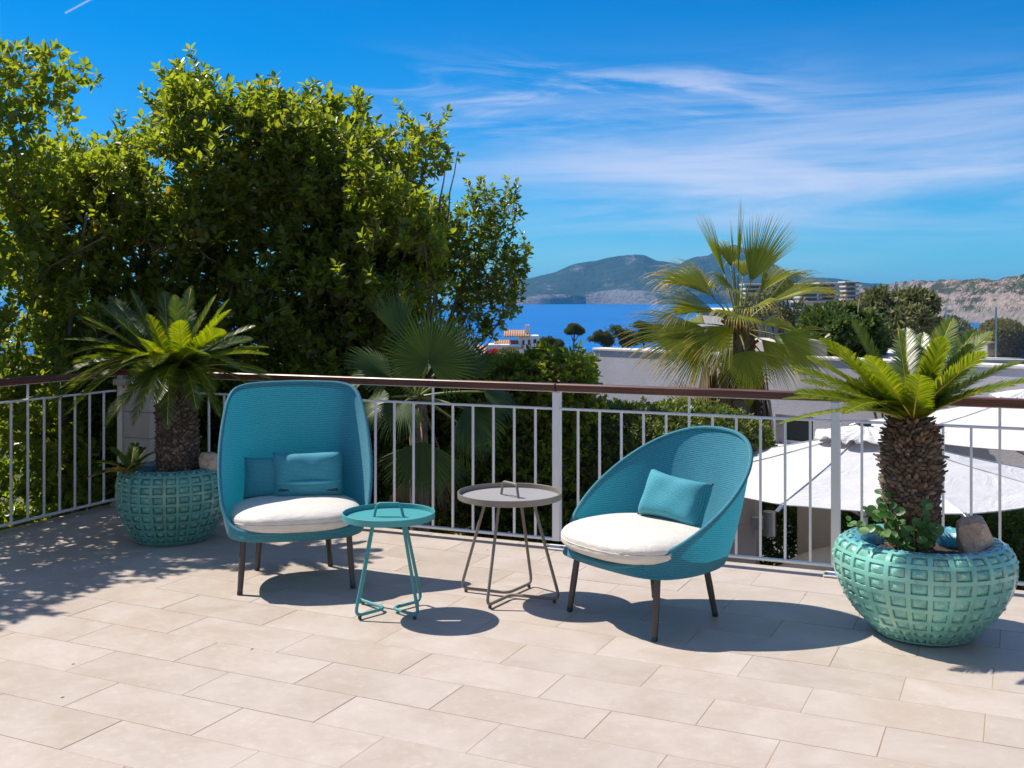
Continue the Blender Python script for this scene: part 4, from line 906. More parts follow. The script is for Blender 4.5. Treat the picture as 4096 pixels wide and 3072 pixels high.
def fan(root, crown, hub, axis, up, rad, spread, seed, mat, nseg=40, fuse=.55, droop=.35, fold=.0, thick=.008, pmat=None, pet=True):
    """palmate leaf: hub, main axis, blade normal 'up'; nseg folded segments, joined to 'fuse' of their length, tips drooping"""
    g = random.Random(seed); O = Vector(root.location); hub = Vector(hub); ax = Vector(axis).normalized(); un = Vector(up); un = (un - ax * un.dot(ax)).normalized(); sd = ax.cross(un)
    V = []; F = []; UV = []; b = 0; ns = 9
    for i in range(nseg):
        f = -1 + 2 * (i + .5) / nseg; a = f * R(spread); L = rad * (1 - .22 * abs(f) ** 2.2) * g.uniform(.93, 1.05)
        dirv = ax * math.cos(a) + (sd * math.cos(fold * abs(f)) * math.sin(a)) + un * abs(math.sin(a)) * math.sin(fold * abs(f)); dirv.normalize()
        tanv = (-ax * math.sin(a) + sd * math.cos(a)); nv = dirv.cross(tanv).normalized(); nv = nv if nv.dot(un) > 0 else -nv; tanv = nv.cross(dirv)
        dl = 2 * R(spread) / nseg; p = hub.copy(); d = dirv.copy(); vel = 0; dr = droop * g.uniform(.6, 1.5)
        for k in range(ns + 1):
            t = k / ns; wfull = math.tan(dl / 2) * t * L * .98 + .001
            w = wfull if t < fuse else wfull_f * max(.04, (1 - (t - fuse) / (1 - fuse)) ** .75)
            if t < fuse: wfull_f = max(wfull, .0015)
            if k > 0: p = p + d * (L / ns)
            if t >= fuse * .8:
                d = (d + Vector((0, 0, -1)) * dr * (t - fuse * .8) * 1.1 + Vector((g.uniform(-.03, .03), g.uniform(-.03, .03), 0))).normalized()
            rdg = nv * w * .95
            V += [p - tanv * w - O, p + rdg - O, p + tanv * w - O]; UV += [(f, t)] * 3
            if k < ns: q = b + 3 * k; F += [(q, q + 1, q + 4, q + 3), (q + 1, q + 2, q + 5, q + 4)]
        b += 3 * (ns + 1)
    o = nmesh('fan_leaf', [tuple(v) for v in V], np.array(F), mat, root, uv=UV)
    if pet:
        c = Vector(crown); m = c.lerp(hub, .5) + Vector((0, 0, .06 * (hub - c).length)); mb = MB(); P = bez([c, m, hub + ax * rad * .04], 8); mb.tube([q - O for q in P], [.016 - .0012 * k for k in range(9)], 6); mb.build('petiole', pmat or M_PET, o, smooth=True)
        if rad > .5:
            sv = MB()
            for k in range(1, 8):
                for s_ in (-1, 1): q = P[k] - O; sv.tube([q, q + sd * s_ * .03 + (P[k] - P[k - 1]).normalized() * .01], [.003, .0006], 4)
            sv.build('thorns', M_PETB, o)
    return o
def trunk_tube(root, pts, rad, mat, name='trunk', n=16, rings=60, seed=0):
    P = bez(pts, rings); O = Vector(root.location); mb = MB(); g = random.Random(seed)
    mb.tube([p - O for p in P], [rad(k / rings) * (1 + .045 * (k % 2)) * g.uniform(.985, 1.015) for k in range(rings + 1)], n); return mb.build(name, mat, root, sharp=30)
M_PTR = bark('palm_trunk_bark', (.11, .085, .065), (.27, .22, .175))
# near fan palm (shaded) behind the railing
def C6(x, y, Y): return at((1300 + x / 1.508) / 4, (1100 + y / 1.508) / 4, Y)
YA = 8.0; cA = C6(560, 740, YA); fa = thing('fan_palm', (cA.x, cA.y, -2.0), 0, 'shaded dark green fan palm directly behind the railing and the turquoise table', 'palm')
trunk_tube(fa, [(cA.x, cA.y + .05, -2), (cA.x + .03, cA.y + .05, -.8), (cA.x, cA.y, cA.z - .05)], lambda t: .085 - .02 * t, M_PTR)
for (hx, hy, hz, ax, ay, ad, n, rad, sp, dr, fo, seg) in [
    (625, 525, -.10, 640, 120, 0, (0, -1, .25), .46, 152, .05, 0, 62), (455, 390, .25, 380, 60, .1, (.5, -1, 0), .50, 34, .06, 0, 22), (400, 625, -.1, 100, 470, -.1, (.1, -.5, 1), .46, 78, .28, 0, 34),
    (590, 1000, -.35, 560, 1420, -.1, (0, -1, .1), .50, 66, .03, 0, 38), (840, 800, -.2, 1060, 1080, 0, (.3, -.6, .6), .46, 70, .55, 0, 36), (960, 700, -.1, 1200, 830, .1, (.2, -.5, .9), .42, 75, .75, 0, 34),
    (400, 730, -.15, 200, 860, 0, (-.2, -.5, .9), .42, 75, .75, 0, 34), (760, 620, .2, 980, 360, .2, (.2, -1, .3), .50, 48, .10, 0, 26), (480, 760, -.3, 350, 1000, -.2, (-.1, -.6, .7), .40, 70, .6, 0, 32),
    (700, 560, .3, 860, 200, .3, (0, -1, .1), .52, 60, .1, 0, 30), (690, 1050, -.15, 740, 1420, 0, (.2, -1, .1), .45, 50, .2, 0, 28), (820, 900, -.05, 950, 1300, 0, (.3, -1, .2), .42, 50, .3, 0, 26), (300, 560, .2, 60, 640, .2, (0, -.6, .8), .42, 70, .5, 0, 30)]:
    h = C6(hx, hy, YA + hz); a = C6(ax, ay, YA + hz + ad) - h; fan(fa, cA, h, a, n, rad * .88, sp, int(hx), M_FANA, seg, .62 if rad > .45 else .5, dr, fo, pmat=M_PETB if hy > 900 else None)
for k in range(5):
    h = C6(480 + 50 * k, 1230 - 20 * k, YA + .1); fan(fa, cA, h, Vector((.1 * (k - 2), -.05, -1)), (0, -1, .1), .40, 28, 70 + k, M_FAND, 16, .3, .3, pet=False)
# sunny fan palm below, right
def C5(x, y, Y): return at((2300 + x / 1.58) / 4, (750 + y / 1.58) / 4, Y)
YB = 12.4; cB = C5(1035, 900, YB); fb = thing('fan_palm', (cB.x, cB.y, -3.0), 0, 'sunny fan palm with yellow leaf tips and brown skirt before the grey wall', 'palm')
trunk_tube(fb, [(cB.x - .02, cB.y, -3), (cB.x, cB.y, -1.5), (cB.x, cB.y, cB.z + .05)], lambda t: .150 - .02 * t, M_PTR, n=20, rings=90, seed=4)
mb = MB(); g = random.Random(6)
for k in range(90):      # cut leaf bases under the crown
    a = g.uniform(0, 6.28); z = g.uniform(-.6, .1); r = .12; p = Vector((r * math.cos(a), r * math.sin(a), cB.z + 3 + z)); o_ = Vector((math.cos(a), math.sin(a), g.uniform(.5, 1.4))).normalized()
    mb.tube([p - o_ * .05, p + o_ * g.uniform(.06, .16)], [.028, .018], 5)
mb.build('boot', M_PETB, fb)
for i, (hx, hy, hz, ax, ay, ad, n, rad, sp, dr, fo, seg) in enumerate([
    (1030, 560, 0, 1052, 60, 0, (0, -1, 0), .92, 3.2, .0, 0, 8), (1000, 480, .1, 985, 150, .1, (0, -1, 0), .55, 2, .0, 0, 3), (1108, 600, -.15, 1270, 205, .0, (-.5, -1, .2), .86, 33, .10, .2, 36), (950, 560, .1, 800, 150, .1, (.8, -1, .2), .84, 13, .12, 0, 20),
    (880, 690, .0, 440, 490, 0, (.2, -.5, 1), .94, 46, .85, .5, 34), (890, 790, -.1, 380, 740, -.1, (.1, -.5, 1), .90, 44, 1.0, .5, 32), (830, 890, -.35, 270, 1010, -.3, (-.1, -.8, .8), 1.12, 40, .45, .25, 40), (860, 915, -.5, 540, 1210, -.2, (-.2, -1, .6), .90, 44, .35, .2, 40),
    (1200, 740, .0, 1720, 560, 0, (-.2, -.5, 1), 1.06, 34, .95, .6, 36), (1290, 930, -.3, 1620, 1140, 0, (.1, -.9, .7), .84, 50, .45, .2, 40), (1040, 805, -.55, 960, 830, -.6, (0, -.6, .9), .46, 110, 1.3, 0, 40), (1075, 1035, -.65, 1125, 1300, -.1, (0, -1, .25), .52, 82, .08, 0, 46),
    (900, 640, .25, 600, 560, .2, (.2, -.5, 1), .8, 40, .9, .5, 28), (1170, 660, .25, 1420, 470, .3, (-.2, -.5, 1), .8, 36, .9, .5, 28), (1000, 880, -.5, 760, 1080, -.3, (-.1, -1, .5), .75, 38, .5, .2, 32), (1180, 960, -.3, 1380, 1180, -.1, (.1, -1, .5), .7, 38, .5, .2, 30), (1180, 860, .2, 1520, 930, .2, (0, -.4, 1), .75, 45, .9, .3, 30), (985, 500, .3, 930, 250, .3, (.3, -1, .4), .52, 40, 1.3, .3, 26), (1060, 560, .35, 1130, 380, .5, (0, -.8, .8), .5, 50, 1.3, .3, 26), (820, 860, .4, 560, 880, .5, (0, -.3, 1), .7, 50, .9, .4, 30),
    (1250, 950, .3, 1420, 1180, .4, (0, -.6, .8), .7, 50, .6, .3, 30), (860, 960, .3, 700, 1220, .4, (0, -.6, .8), .7, 50, .6, .3, 30), (1000, 640, -.2, 900, 600, -.3, (.2, -.7, .9), .48, 60, 1.4, .3, 26), (1120, 760, -.3, 1180, 740, -.5, (-.2, -.7, .9), .45, 80, 1.3, .3, 28)]):
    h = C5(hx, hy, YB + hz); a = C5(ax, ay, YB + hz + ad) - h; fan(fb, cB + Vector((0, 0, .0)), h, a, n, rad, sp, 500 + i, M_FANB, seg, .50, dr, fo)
g = random.Random(9)
for k in range(30):       # hanging dead skirt, in two bunches and a thin ring
    a = g.choice([R(180), R(0)]) + g.gauss(0, .55) if k < 26 else g.uniform(0, 6.28); r = g.uniform(.20, .36); z = cB.z - g.uniform(.25, .7)
    h = Vector((cB.x + r * math.cos(a) - .04, cB.y + r * .7 * math.sin(a), z)); fan(fb, cB, h, Vector((.10 * math.cos(a), .08 * math.sin(a), -1)), (math.cos(a), math.sin(a), 0), g.uniform(.75, 1.25), g.uniform(10, 20), 700 + k, M_FAND, 15, .35, .0, pet=True, pmat=M_PETB)
# little green fans sprouting beside the trunk
for k, (x, y, ax, ay) in enumerate([(800, 1480, 690, 1380), (1100, 1400, 1100, 1280), (880, 1560, 800, 1450)]):
    h = C5(x, y, YB - .5); fan(fb, cB, h, C5(ax, ay, YB - .5) - h, (0, -1, .4), .6, 30, 800 + k, M_FANB, 16, .55, .2, pet=False)

# ------------------------------------------------------------------ lower terrace: parasols, piers, lamp, sofa
M_TERR = stucco('lower_paving', (.40, .37, .33)); M_CREAM = stucco('cream_render', (.52, .45, .38)); M_PIER2 = stucco('warm_grey_render', (.40, .36, .33))
mb = MB(); mb.box((5.2, 9.2, -2.35), (11, 7.6, .3), -.3); tag(mb.build('lower_terrace', M_TERR), kind='structure')
def canvas():
    m = M_('parasol_canvas'); v = m.coord('World'); n = m.noise(v, 2.5, 5, .6, .8); w = m.noise(m.scale(v, (60, 60, 60)), 8, 2)
    m.col(m.mix(m.mapr(n, .3, .7), (.74, .73, .74), (.80, .79, .80))); m.rough(.8); m.bump(m.math('ADD', m.noise(m.scale(v, (1, 1, 6)), 2, 4, .6, 1.5), m.math('MULTIPLY', w, .1)), .7, .04); m.translucent((.75, .73, .72), .22); return m.m
M_CAN = canvas(); M_SEAM = paint('seam_thread', (.45, .45, .47), .8); M_ALU = paint('brushed_aluminium', (.45, .45, .46), .3, metal=.9)
def parasol(c, zc, ze, Rr, phi, label):
    root = thing('parasol', (c[0], c[1], -2.2), 0, label, 'parasol'); Z = lambda z: z + 2.2; corners = [Vector((Rr * math.cos(phi + k * math.pi / 4), Rr * math.sin(phi + k * math.pi / 4), Z(ze))) for k in range(8)]; top = Vector((0, 0, Z(zc)))
    for k in range(8):
        a, b = corners[k], corners[(k + 1) % 8]; V = []; F = []; n = 12
        for i in range(n + 1):
            for j in range(n + 1):
                f = i / n; e = (a * (1 - j / n) + b * (j / n)); p = top.lerp(e, f) if f > 0 else top.copy(); s = math.sin(math.pi * j / n)
                p.z -= .035 * s * f + .02 * math.sin(math.pi * f); p = p + (Vector((0, 0, 0)) if f < 1 else (top - e) * .025 * s * Vector((1, 1, 0)).length / 1.414); V.append(p)
        for i in range(n):
            for j in range(n): F.append((i * (n + 1) + j, (i + 1) * (n + 1) + j, (i + 1) * (n + 1) + j + 1, i * (n + 1) + j + 1))
        m = MB(); m.add(V, F); o = m.build('canopy_panel', M_CAN, root, smooth=True)
        hm = MB(); hm.tube([V[n * (n + 1) + j] + Vector((0, 0, -.004)) for j in range(n + 1)], .006, 5); hm.build('hem', M_CAN, o, smooth=True)
        m = MB(); m.tube([top + Vector((0, 0, -.03)), a + Vector((0, 0, -.03))], .012, 6); m.tube([Vector((0, 0, Z(zc) - .75)), top.lerp(a, .55) + Vector((0, 0, -.06))], .010, 6); m.build('rib', M_ALU, root); m = MB(); m.tube([top + Vector((0, 0, .002)), top.lerp(a, .5) + Vector((0, 0, -.017)), a + Vector((0, 0, .002))], .0045, 5); m.build('seam', M_SEAM, o)
        d = (a - top); d.z = 0; d.normalize(); m = MB(); m.cbox(a + d * .03 + Vector((0, 0, -.02)), (.13, .035, .012), .003, M=Matrix.Rotation(math.atan2(d.y, d.x), 3, 'Z') @ Matrix.Rotation(R(20), 3, 'Y')); rt = m.build('rib_end', M_ALU, root)
    V = []; F = []; n = 96; m = 9     # wrinkled vent cap on top
    for i in range(m + 1):
        for k in range(n):
            an = 2 * math.pi * k / n; f = i / m; r = .02 + .40 * f * (1 + .06 * math.cos(8 * (an - phi))); z = Z(zc) + .055 - .095 * f ** 1.1 + .018 * f * math.sin(an * 16 + 3 * math.sin(an * 3) + 4 * f) + .010 * f * math.sin(an * 29 + 1)
            V.append((r * math.cos(an), r * math.sin(an), z))
    for i in range(m):
        for k in range(n): F.append((i * n + k, (i + 1) * n + k, (i + 1) * n + (k + 1) % n, i * n + (k + 1) % n))
    mb = MB(); mb.add(V, F); o = mb.build('vent_cap', M_CAN, root, smooth=True); o.modifiers.new('thickness', 'SOLIDIFY').thickness = .006
    mb = MB(); mb.lathe([(.0, .0), (.055, .0), (.06, .02), (.045, .04), (0, .045)], 16, (0, 0, Z(zc) + .053), cap=False); mb.build('finial', M_ZIP, root, smooth=True)
    mb = MB(); mb.tube([(0, 0, .08), (0, 0, Z(zc) + .05)], .03, 14); mb.build('pole', M_ALU, root, smooth=True); mb = MB(); mb.cbox((0, 0, .04), (.7, .7, .08), .01); mb.build('foot_plate', M_ZIP, root)
PHI = math.atan2(-.28, -.96); 
phi1 = math.atan2(7.82 - 9.29, 2.63 - 3.06) - math.pi / 8
parasol((3.06, 9.29), .46, .075, 1.66, phi1, 'large white octagonal parasol just behind the railing and the right cycad')
parasol((6.1, 12.6), .50, .07, 1.95, phi1 + .25, 'second white parasol further back at the right edge, partly beyond the nearer one')
def pier(name, x0, x1, Y, z0, z1, dep, mat, label, rz=-.3):
    a = at(x0, 300, Y).x; b = at(x1, 300, Y).x; r = thing(name, ((a + b) / 2, Y + dep / 2, z0), rz, label, 'pier'); m = MB(); m.cbox((0, 0, (z1 - z0) / 2), (b - a, dep, z1 - z0), .012); m.build('shaft', mat, r); return r
pier('garden_pier', 717, 763, 8.9, -2.2, -.02, .42, M_PIER2, 'beige rendered pier carrying the metal wall lamp right of the low armchair')
pier('garden_pier', 805, 842, 9.4, -2.2, -.03, .42, M_CREAM, 'plain beige pier under the near parasol, behind the wide railing post')
wl_ = thing('wall_lamp', at(762, 523, 8.75).to_tuple(), -.3, 'brushed metal cylinder lamp fixed to the beige pier beside the green hedge', 'lamp')
mb = MB(); mb.cbox((-.03, .03, 0), (.10, .10, .10), .004); mb.build('bracket', M_ALU, wl_); mb = MB(); mb.lathe([(.050, -.10), (.052, -.098), (.052, .098), (.050, .10)], 24, (.06, 0, 0)); mb.build('lamp_body', M_ALU, wl_, sharp=40)
# low rounded cream wall
lw = thing('garden_wall', (2.25, 8.15, -1.5), 0, 'low rounded cream wall coping sloping away under the parasol', 'wall'); O5 = Vector(lw.location)
pts = bez([D(1680, 1275, 8.1), D(1700, 1215, 8.5), D(1790, 1185, 9.0), D(1850, 1180, 9.6)], 14); V = []; F = []; mm = 8
for i, p in enumerate(pts):
    t = (pts[min(i + 1, 14)] - pts[max(i - 1, 0)]).normalized(); s = t.cross(Vector((0, 0, 1))).normalized()
    for k in range(mm + 1): a = math.pi * k / mm; q = p + s * .17 * math.cos(a) + Vector((0, 0, .09 * math.sin(a) - .06)); V.append(q - O5)
    V.append(p - s * .17 - Vector((0, 0, 1.1)) - O5); V.append(p + s * .17 - Vector((0, 0, 1.1)) - O5)
st = mm + 3
for i in range(14):
    for k in range(st): F.append((i * st + k, i * st + (k + 1) % st, (i + 1) * st + (k + 1) % st, (i + 1) * st + k))
F.append(tuple(range(st)))
mb = MB(); mb.add(V, F); mb.build('coping', M_CREAM, lw, sharp=50)
# pittosporum hedge on the lower terrace
ph_ = thing('pittosporum_hedge', (3.0, 10.5, -2.2), 0, 'bright green clipped hedge on the lower terrace below the parasol, behind the lamp pier', 'hedge'); oh = np.array(ph_.location)
def fP(P): 
    q = np.minimum(np.minimum(P[:, 1] - 9.7 + .25 * (P[:, 0] - 3), 11.2 - P[:, 1]), np.minimum(P[:, 0] - 1.9, 5.6 - P[:, 0])); q = np.minimum(q, -.30 - P[:, 2]); return q + .3 * (fbm(P * 2.2 + 2, 3) - .5) * 1.5
P, A = sample(fP, [1.8, 8.7, -2.2], [5.8, 11.3, -.1], 110000, .12, 21, .01)
leaves('foliage', P, A, .055, M_PITT, ph_, 21, 8, wratio=.34, origin=oh); twigs('twig', P, A, .1, .003, M_TWIG, ph_, 22, .3, oh)
# dark wicker sofa and white seat wall at the far right
def wicker():
    m = M_('dark_wicker'); v = m.coord('Object'); w = m.node('ShaderNodeTexWave'); m.l.new(v, w.inputs[0]); w.inputs['Scale'].default_value = 28; w.bands_direction = 'Z'; w2 = m.node('ShaderNodeTexWave'); m.l.new(v, w2.inputs[0]); w2.inputs['Scale'].default_value = 22
    h = m.math('MULTIPLY', w.outputs['Fac'], w2.outputs['Fac']); m.col(m.mix(h, (.018, .012, .010), (.07, .05, .042))); m.rough(.6); m.bump(h, .8, .01); return m.m
M_WICK = wicker(); M_DKC = paint('brown_cushion', (.06, .045, .04), .85, bumps=.2)
sf = thing('wicker_sofa', (4.75, 7.4, -2.2), R(-22), 'dark brown wicker sofa with brown back cushions below the parasol at the right edge', 'sofa')
mb = MB(); mb.cbox((0, 0, .22), (2.2, .9, .36), .05); mb.build('seat_base', M_WICK, sf)
mb = MB(); mb.cbox((0, .40, .72), (2.2, .16, .72), .05); mb.build('backrest', M_WICK, sf)
for x in (-1.06, 1.06): mb = MB(); mb.cbox((x, 0, .50), (.14, .9, .66), .05); mb.build('armrest', M_WICK, sf)
for x in (-.50, .50):
    mb = MB(); mb.cbox((x, -.03, .47), (.96, .74, .15), .05); o = mb.build('seat_cushion', M_DKC, sf, sharp=60)
    mb = MB(); mb.cbox((x, .25, .84), (.94, .17, .50), .06, M=Matrix.Rotation(R(-10), 3, 'X')); mb.build('back_cushion', M_DKC, sf, sharp=60)
tb = thing('low_white_wall', (5.6, 10.4, -2.2), R(-12), 'low pale rendered wall behind the dark sofa under the parasols', 'wall')
mb = MB(); mb.cbox((0, 0, .88), (4.2, .28, 1.76), .015); mb.build('wall_face', M_PIER2, tb); mb = MB(); mb.cbox((0, -.02, 1.79), (4.26, .36, .06), .012); mb.build('coping', M_CREAM, tb)

# ------------------------------------------------------------------ grey-lilac house wall below, with window
M_LIL = stucco('lilac_grey_render', (.53, .49, .51), stain=(.74, .72, .70)); M_TRIM = stucco('pale_trim', (.66, .62, .58)); M_GLASSD = M_('dark_window_glass')
M_GLASSD.col((.03, .035, .045)); M_GLASSD.rough(.06); M_GLASSD.p.inputs['Specular IOR Level'].default_value = .8; M_GLASSD = M_GLASSD.m
M_TERRA = paint('terracotta', (.42, .24, .15), .85, .25, bumps=.3); M_FRM = paint('light_window_frame', (.55, .53, .52), .5)
hc0 = D(1283, 757, 20); hs = thing('flat_roof_house', (hc0.x, 20, -3.9), R(-45), 'long flat-roofed lilac-grey house with one window behind the sunny fan palm', 'house'); H_ = hc0.z + 3.9; W_ = 11.0; wxa, wxb, wz0, wz1 = 3.85, 4.52, -.72 + 3.9, -.24 + 3.9
m = MB()
for (x0, x1, z0, z1) in ((0, wxa, 0, H_), (wxb, W_, 0, H_), (wxa, wxb, 0, wz0), (wxa, wxb, wz1, H_)): m.box(((x0 + x1) / 2, .15, (z0 + z1) / 2), (x1 - x0, .3, z1 - z0))
m.build('front_wall', M_LIL, hs)
m = MB(); m.box((.15, 1.8, H_ / 2), (.3, 3.0, H_)); m.box((W_ / 2, 1.8, H_ - .35), (W_ - .62, 3.0, .1)); m.build('roof_slab', M_LIL, hs)
m = MB(); m.cbox((W_ / 2, .15, H_ + .025), (W_ + .04, .36, .05), .01); m.build('parapet_cap', M_TRIM, hs)
fr = MB()
for (x, z, w, h) in (((wxa + wxb) / 2, wz1 - .03, wxb - wxa, .06), ((wxa + wxb) / 2, wz0 + .03, wxb - wxa, .06), (wxa + .03, (wz0 + wz1) / 2, .06, wz1 - wz0 - .12), (wxb - .03, (wz0 + wz1) / 2, .06, wz1 - wz0 - .12)): fr.box((x, .16, z), (w, .06, h))
wn_ = fr.build('window', M_FRM, hs); m = MB(); m.box(((wxa + wxb) / 2, .18, (wz0 + wz1) / 2), (wxb - wxa - .12, .01, wz1 - wz0 - .12)); m.build('pane', M_GLASSD, wn_)
m = MB(); m.cbox(((wxa + wxb) / 2, -.03, wz0 - .04), (wxb - wxa + .16, .2, .07), .01); m.build('sill', M_TRIM, wn_)
m = MB(); m.cbox((2.3, 2.1, H_ + .02), (2.0, 1.2, .40), .02); m.build('stair_block', M_CREAM, hs)
# lower crack-mark band omitted; second house with louvred chimneys
M_CHIM = stucco('chimney_render', (.52, .46, .40)); M_GREYH = stucco('grey_render', (.36, .35, .37))  # even grey render for the far house wall and flues
YH = 30; ch_root = thing('chimney_house', (D(1740, 0, YH).x, YH, -6), 0, 'grey flat house further back with four louvred roof chimneys right of the sunny palm', 'house'); oc = ch_root.location
m = MB(); a, b = D(1585, 0, YH).x - oc.x, D(1870, 0, YH).x - oc.x; zt = D(0, 676, YH).z + 6; m.box(((a + b) / 2, 3, zt / 2), (b - a, 6, zt)); m.build('wall', M_GREYH, ch_root)
m = MB(); m.cbox(((a + b) / 2, 3, zt + .05), (b - a + .2, 6.2, .10), .02); m.build('parapet_cap', M_TRIM, ch_root)
for (x0, x1, ct, dy) in ((1607, 1682, 655, .6), (1727, 1790, 654, .6), (1780, 1836, 652, 1.0), (1824, 1862, 650, 0.4)):
    xa, xb = D(x0, 0, YH).x - oc.x, D(x1, 0, YH).x - oc.x; zc = D(0, ct, YH).z + 6; cx = (xa + xb) / 2; w = xb - xa
    m = MB(); m.cbox((cx, dy, (zt - .6 + zc) / 2), (w * .86, .7, zc - zt + .6), .01); c_ = m.build('chimney', M_CHIM, ch_root); m = MB(); m.cbox((cx, dy, zc + .03), (w * .98, .82, .06), .01); m.build('chimney_ledge', M_CREAM, c_)
    for k in range(4): m = MB(); m.cbox((cx, dy, zc + .15 + k * .125), (w * (.80 if k < 3 else .88), .66, .055), .012); m.build('louvre_slab', M_CHIM, c_)
    m = MB(); m.box((cx, dy, zc + .30), (w * .5, .36, .5)); m.build('flue', M_GREYH, c_)

# ------------------------------------------------------------------ trees behind
def bush(name, blobs, Y, size, mat, label, cat, n, seed, per=6, lump=.3, ls=1.4, depth=.2, trunk=None, wr=.5, inner=.03, group=None, dens=None):
    E = [Eb(x, y, rx, ry, Y, dep) for (x, y, rx, ry, dep) in blobs]; c = np.array(E); lo = (c[:, :3] - c[:, 3:] * 1.15).min(0); hi = (c[:, :3] + c[:, 3:] * 1.15).max(0)
    bx = (lo + hi) / 2; zb = trunk if trunk is not None else lo[2]; r = thing(name, (bx[0], bx[1], zb), 0, label, cat, group); oh = np.array(r.location)
    P, A = sample(ellipsoids(E, lump * .9, ls), lo, hi, n, depth * 1.6, seed, inner)
    if dens: k = vnoise(P * dens[0]) > dens[1]; P, A = P[k], A[k]
    leaves('crown', P, A, size, mat, r, seed, per, wratio=wr, origin=oh)
    g = random.Random(seed); h = hi[2] - zb
    tr_ = MB(); w = max(.03, h * .022); tr_.tube(bez([(0, 0, 0), (g.uniform(-.05, .05) * h, 0, h * .3), (0, 0, h * .62)], 8), [w * (1 - .07 * k) for k in range(9)], 8); t_ = tr_.build('trunk', M_BARK, r, smooth=True)
    for k in range(7):
        e = Vector(E[g.randrange(len(E))][:3]) - Vector(oh) + Vector((g.uniform(-.3, .3) * h * .3, g.uniform(-.2, .2) * h * .2, g.uniform(.0, .12) * h)); s = Vector((0, 0, h * g.uniform(.25, .55))); m = MB(); m.tube(bez([s, s.lerp(e, .5) + Vector((0, 0, .05 * h)), e], 6), [w * .5 * (1 - .12 * q) for q in range(7)], 5); m.build('branch', M_TWIG, t_, smooth=True)
    return r
M_OLV = foliage_mat('olive_leaf', [(0, (.09, .10, .05)), (.6, (.17, .18, .09)), (1, (.28, .28, .15))], (.16, .18, .06), .2, .5, .3)
M_OLY = foliage_mat('yellow_green_leaf', [(0, (.10, .095, .03)), (.6, (.19, .17, .05)), (1, (.30, .26, .08))], (.3, .26, .06), .28, .5, .3)
M_DKT = foliage_mat('dark_tree_leaf', [(0, (.035, .07, .02)), (.6, (.08, .125, .03)), (1, (.17, .22, .06))], (.1, .15, .02), .2, .45, .4)
M_PIN = foliage_mat('pine_needle', [(0, (.07, .09, .024)), (.6, (.13, .145, .04)), (1, (.21, .21, .065))], (.12, .14, .03), .15, .6, .3)
bush('dark_round_tree', [(1800, 715, 62, 44, 1.2), (1835, 700, 50, 34, 1), (1780, 740, 45, 36, 1), (1860, 735, 45, 45, 1)], 22, .16, M_DKT, 'dark green rounded tree in front of the chimneys, behind the right cycad', 'tree', 26000, 31, lump=.5, trunk=-3, depth=.22, dens=(1.6, .36))
bush('olive_tree', [(1930, 695, 72, 55, 1.4), (1900, 670, 45, 38, 1), (1965, 670, 45, 40, 1), (1985, 720, 45, 40, 1), (1925, 740, 70, 40, 1)], 25, .15, M_OLV, 'grey-green olive tree behind the right cycad, left of the cliffs', 'tree', 34000, 32, lump=.6, ls=1.8, trunk=-3, depth=.25, wr=.35, dens=(1.7, .40))
bush('olive_tree', [(2055, 725, 38, 34, .9), (2030, 712, 22, 22, .7), (2070, 745, 30, 28, .8)], 27, .13, M_OLV, 'small thin olive tree standing in front of the water below the cliffs', 'tree', 11000, 33, lump=.5, ls=2.2, trunk=-3, depth=.2, wr=.35)
bush('wispy_shrub', [(1690, 640, 38, 40, .9), (1640, 660, 40, 30, .8), (1720, 680, 40, 34, .8)], 26, .11, M_OLV, 'sparse brownish shrub between the fan palm leaves and the chimneys', 'shrub', 5000, 34, lump=.9, ls=2.5, trunk=-2, depth=.3, wr=.3, dens=(2.5, .45))
ty = bush('potted_tree', [(2165, 725, 36, 26, .6), (2150, 745, 26, 18, .5), (2185, 742, 26, 22, .5)], 21, .085, M_OLY, 'small yellow-green tree in a square planter behind glass at the right edge', 'tree', 20000, 35, lump=.35, ls=2.6, trunk=-1.55, depth=.14, wr=.4)
bush('dry_shrub', [(2160, 820, 55, 20, .5), (2195, 830, 40, 22, .5)], 17, .06, M_OLY, 'dry pale shrub before the low wall at the right edge', 'shrub', 26000, 36, lump=.4, ls=3, trunk=-2.2, depth=.12, wr=.35)
bush('bright_shrub', [(1925, 838, 40, 20, .5), (1870, 850, 40, 22, .5), (1980, 850, 44, 20, .5)], 15.2, .07, M_SMALL, 'bright green shrubs showing between the right cycad fronds above the handrail', 'shrub', 30000, 37, lump=.3, ls=3, trunk=-2.4, depth=.12, wr=.4)
# glass balustrade and planter of the far terrace
M_GL = M_('balustrade_glass'); M_GL.col((.93, .98, .97)); M_GL.rough(.03); M_GL.p.inputs['Transmission Weight'].default_value = .92; M_GL.p.inputs['IOR'].default_value = 1.03; M_GL = M_GL.m
rf = thing('roof_terrace', (D(2090, 0, 20).x, 20, -3), 0, 'pale roof terrace wall at the far right carrying the planter and glass panels', 'terrace wall'); orf = rf.location
m = MB(); za = D(0, 783, 20).z + 3; xa = D(1960, 0, 20).x - orf.x; m.box(((xa + 6) / 2, 2.5, za / 2), (6 - xa, 5, za)); m.build('wall', M_LIL, rf); m = MB(); m.cbox(((xa + 6) / 2, 2.5, za + .03), (6.1 - xa, 5.1, .06), .01); m.build('cap', M_TRIM, rf)
gb = thing('glass_balustrade', (D(2158, 0, 20).x, 20.3, za - 3 + .065), 0, 'clear glass balustrade panels on dark posts at the right edge before the sea', 'balustrade')
for k in range(4): m = MB(); m.box((-.4 + k * .95, 0, .47), (.90, .014, .92)); m.build('glass_panel', M_GL, gb)
for k in range(5): m = MB(); m.cbox((-.87 + k * .95, 0, .5), (.03, .03, .96), .004); m.build('post', M_ALU, gb)
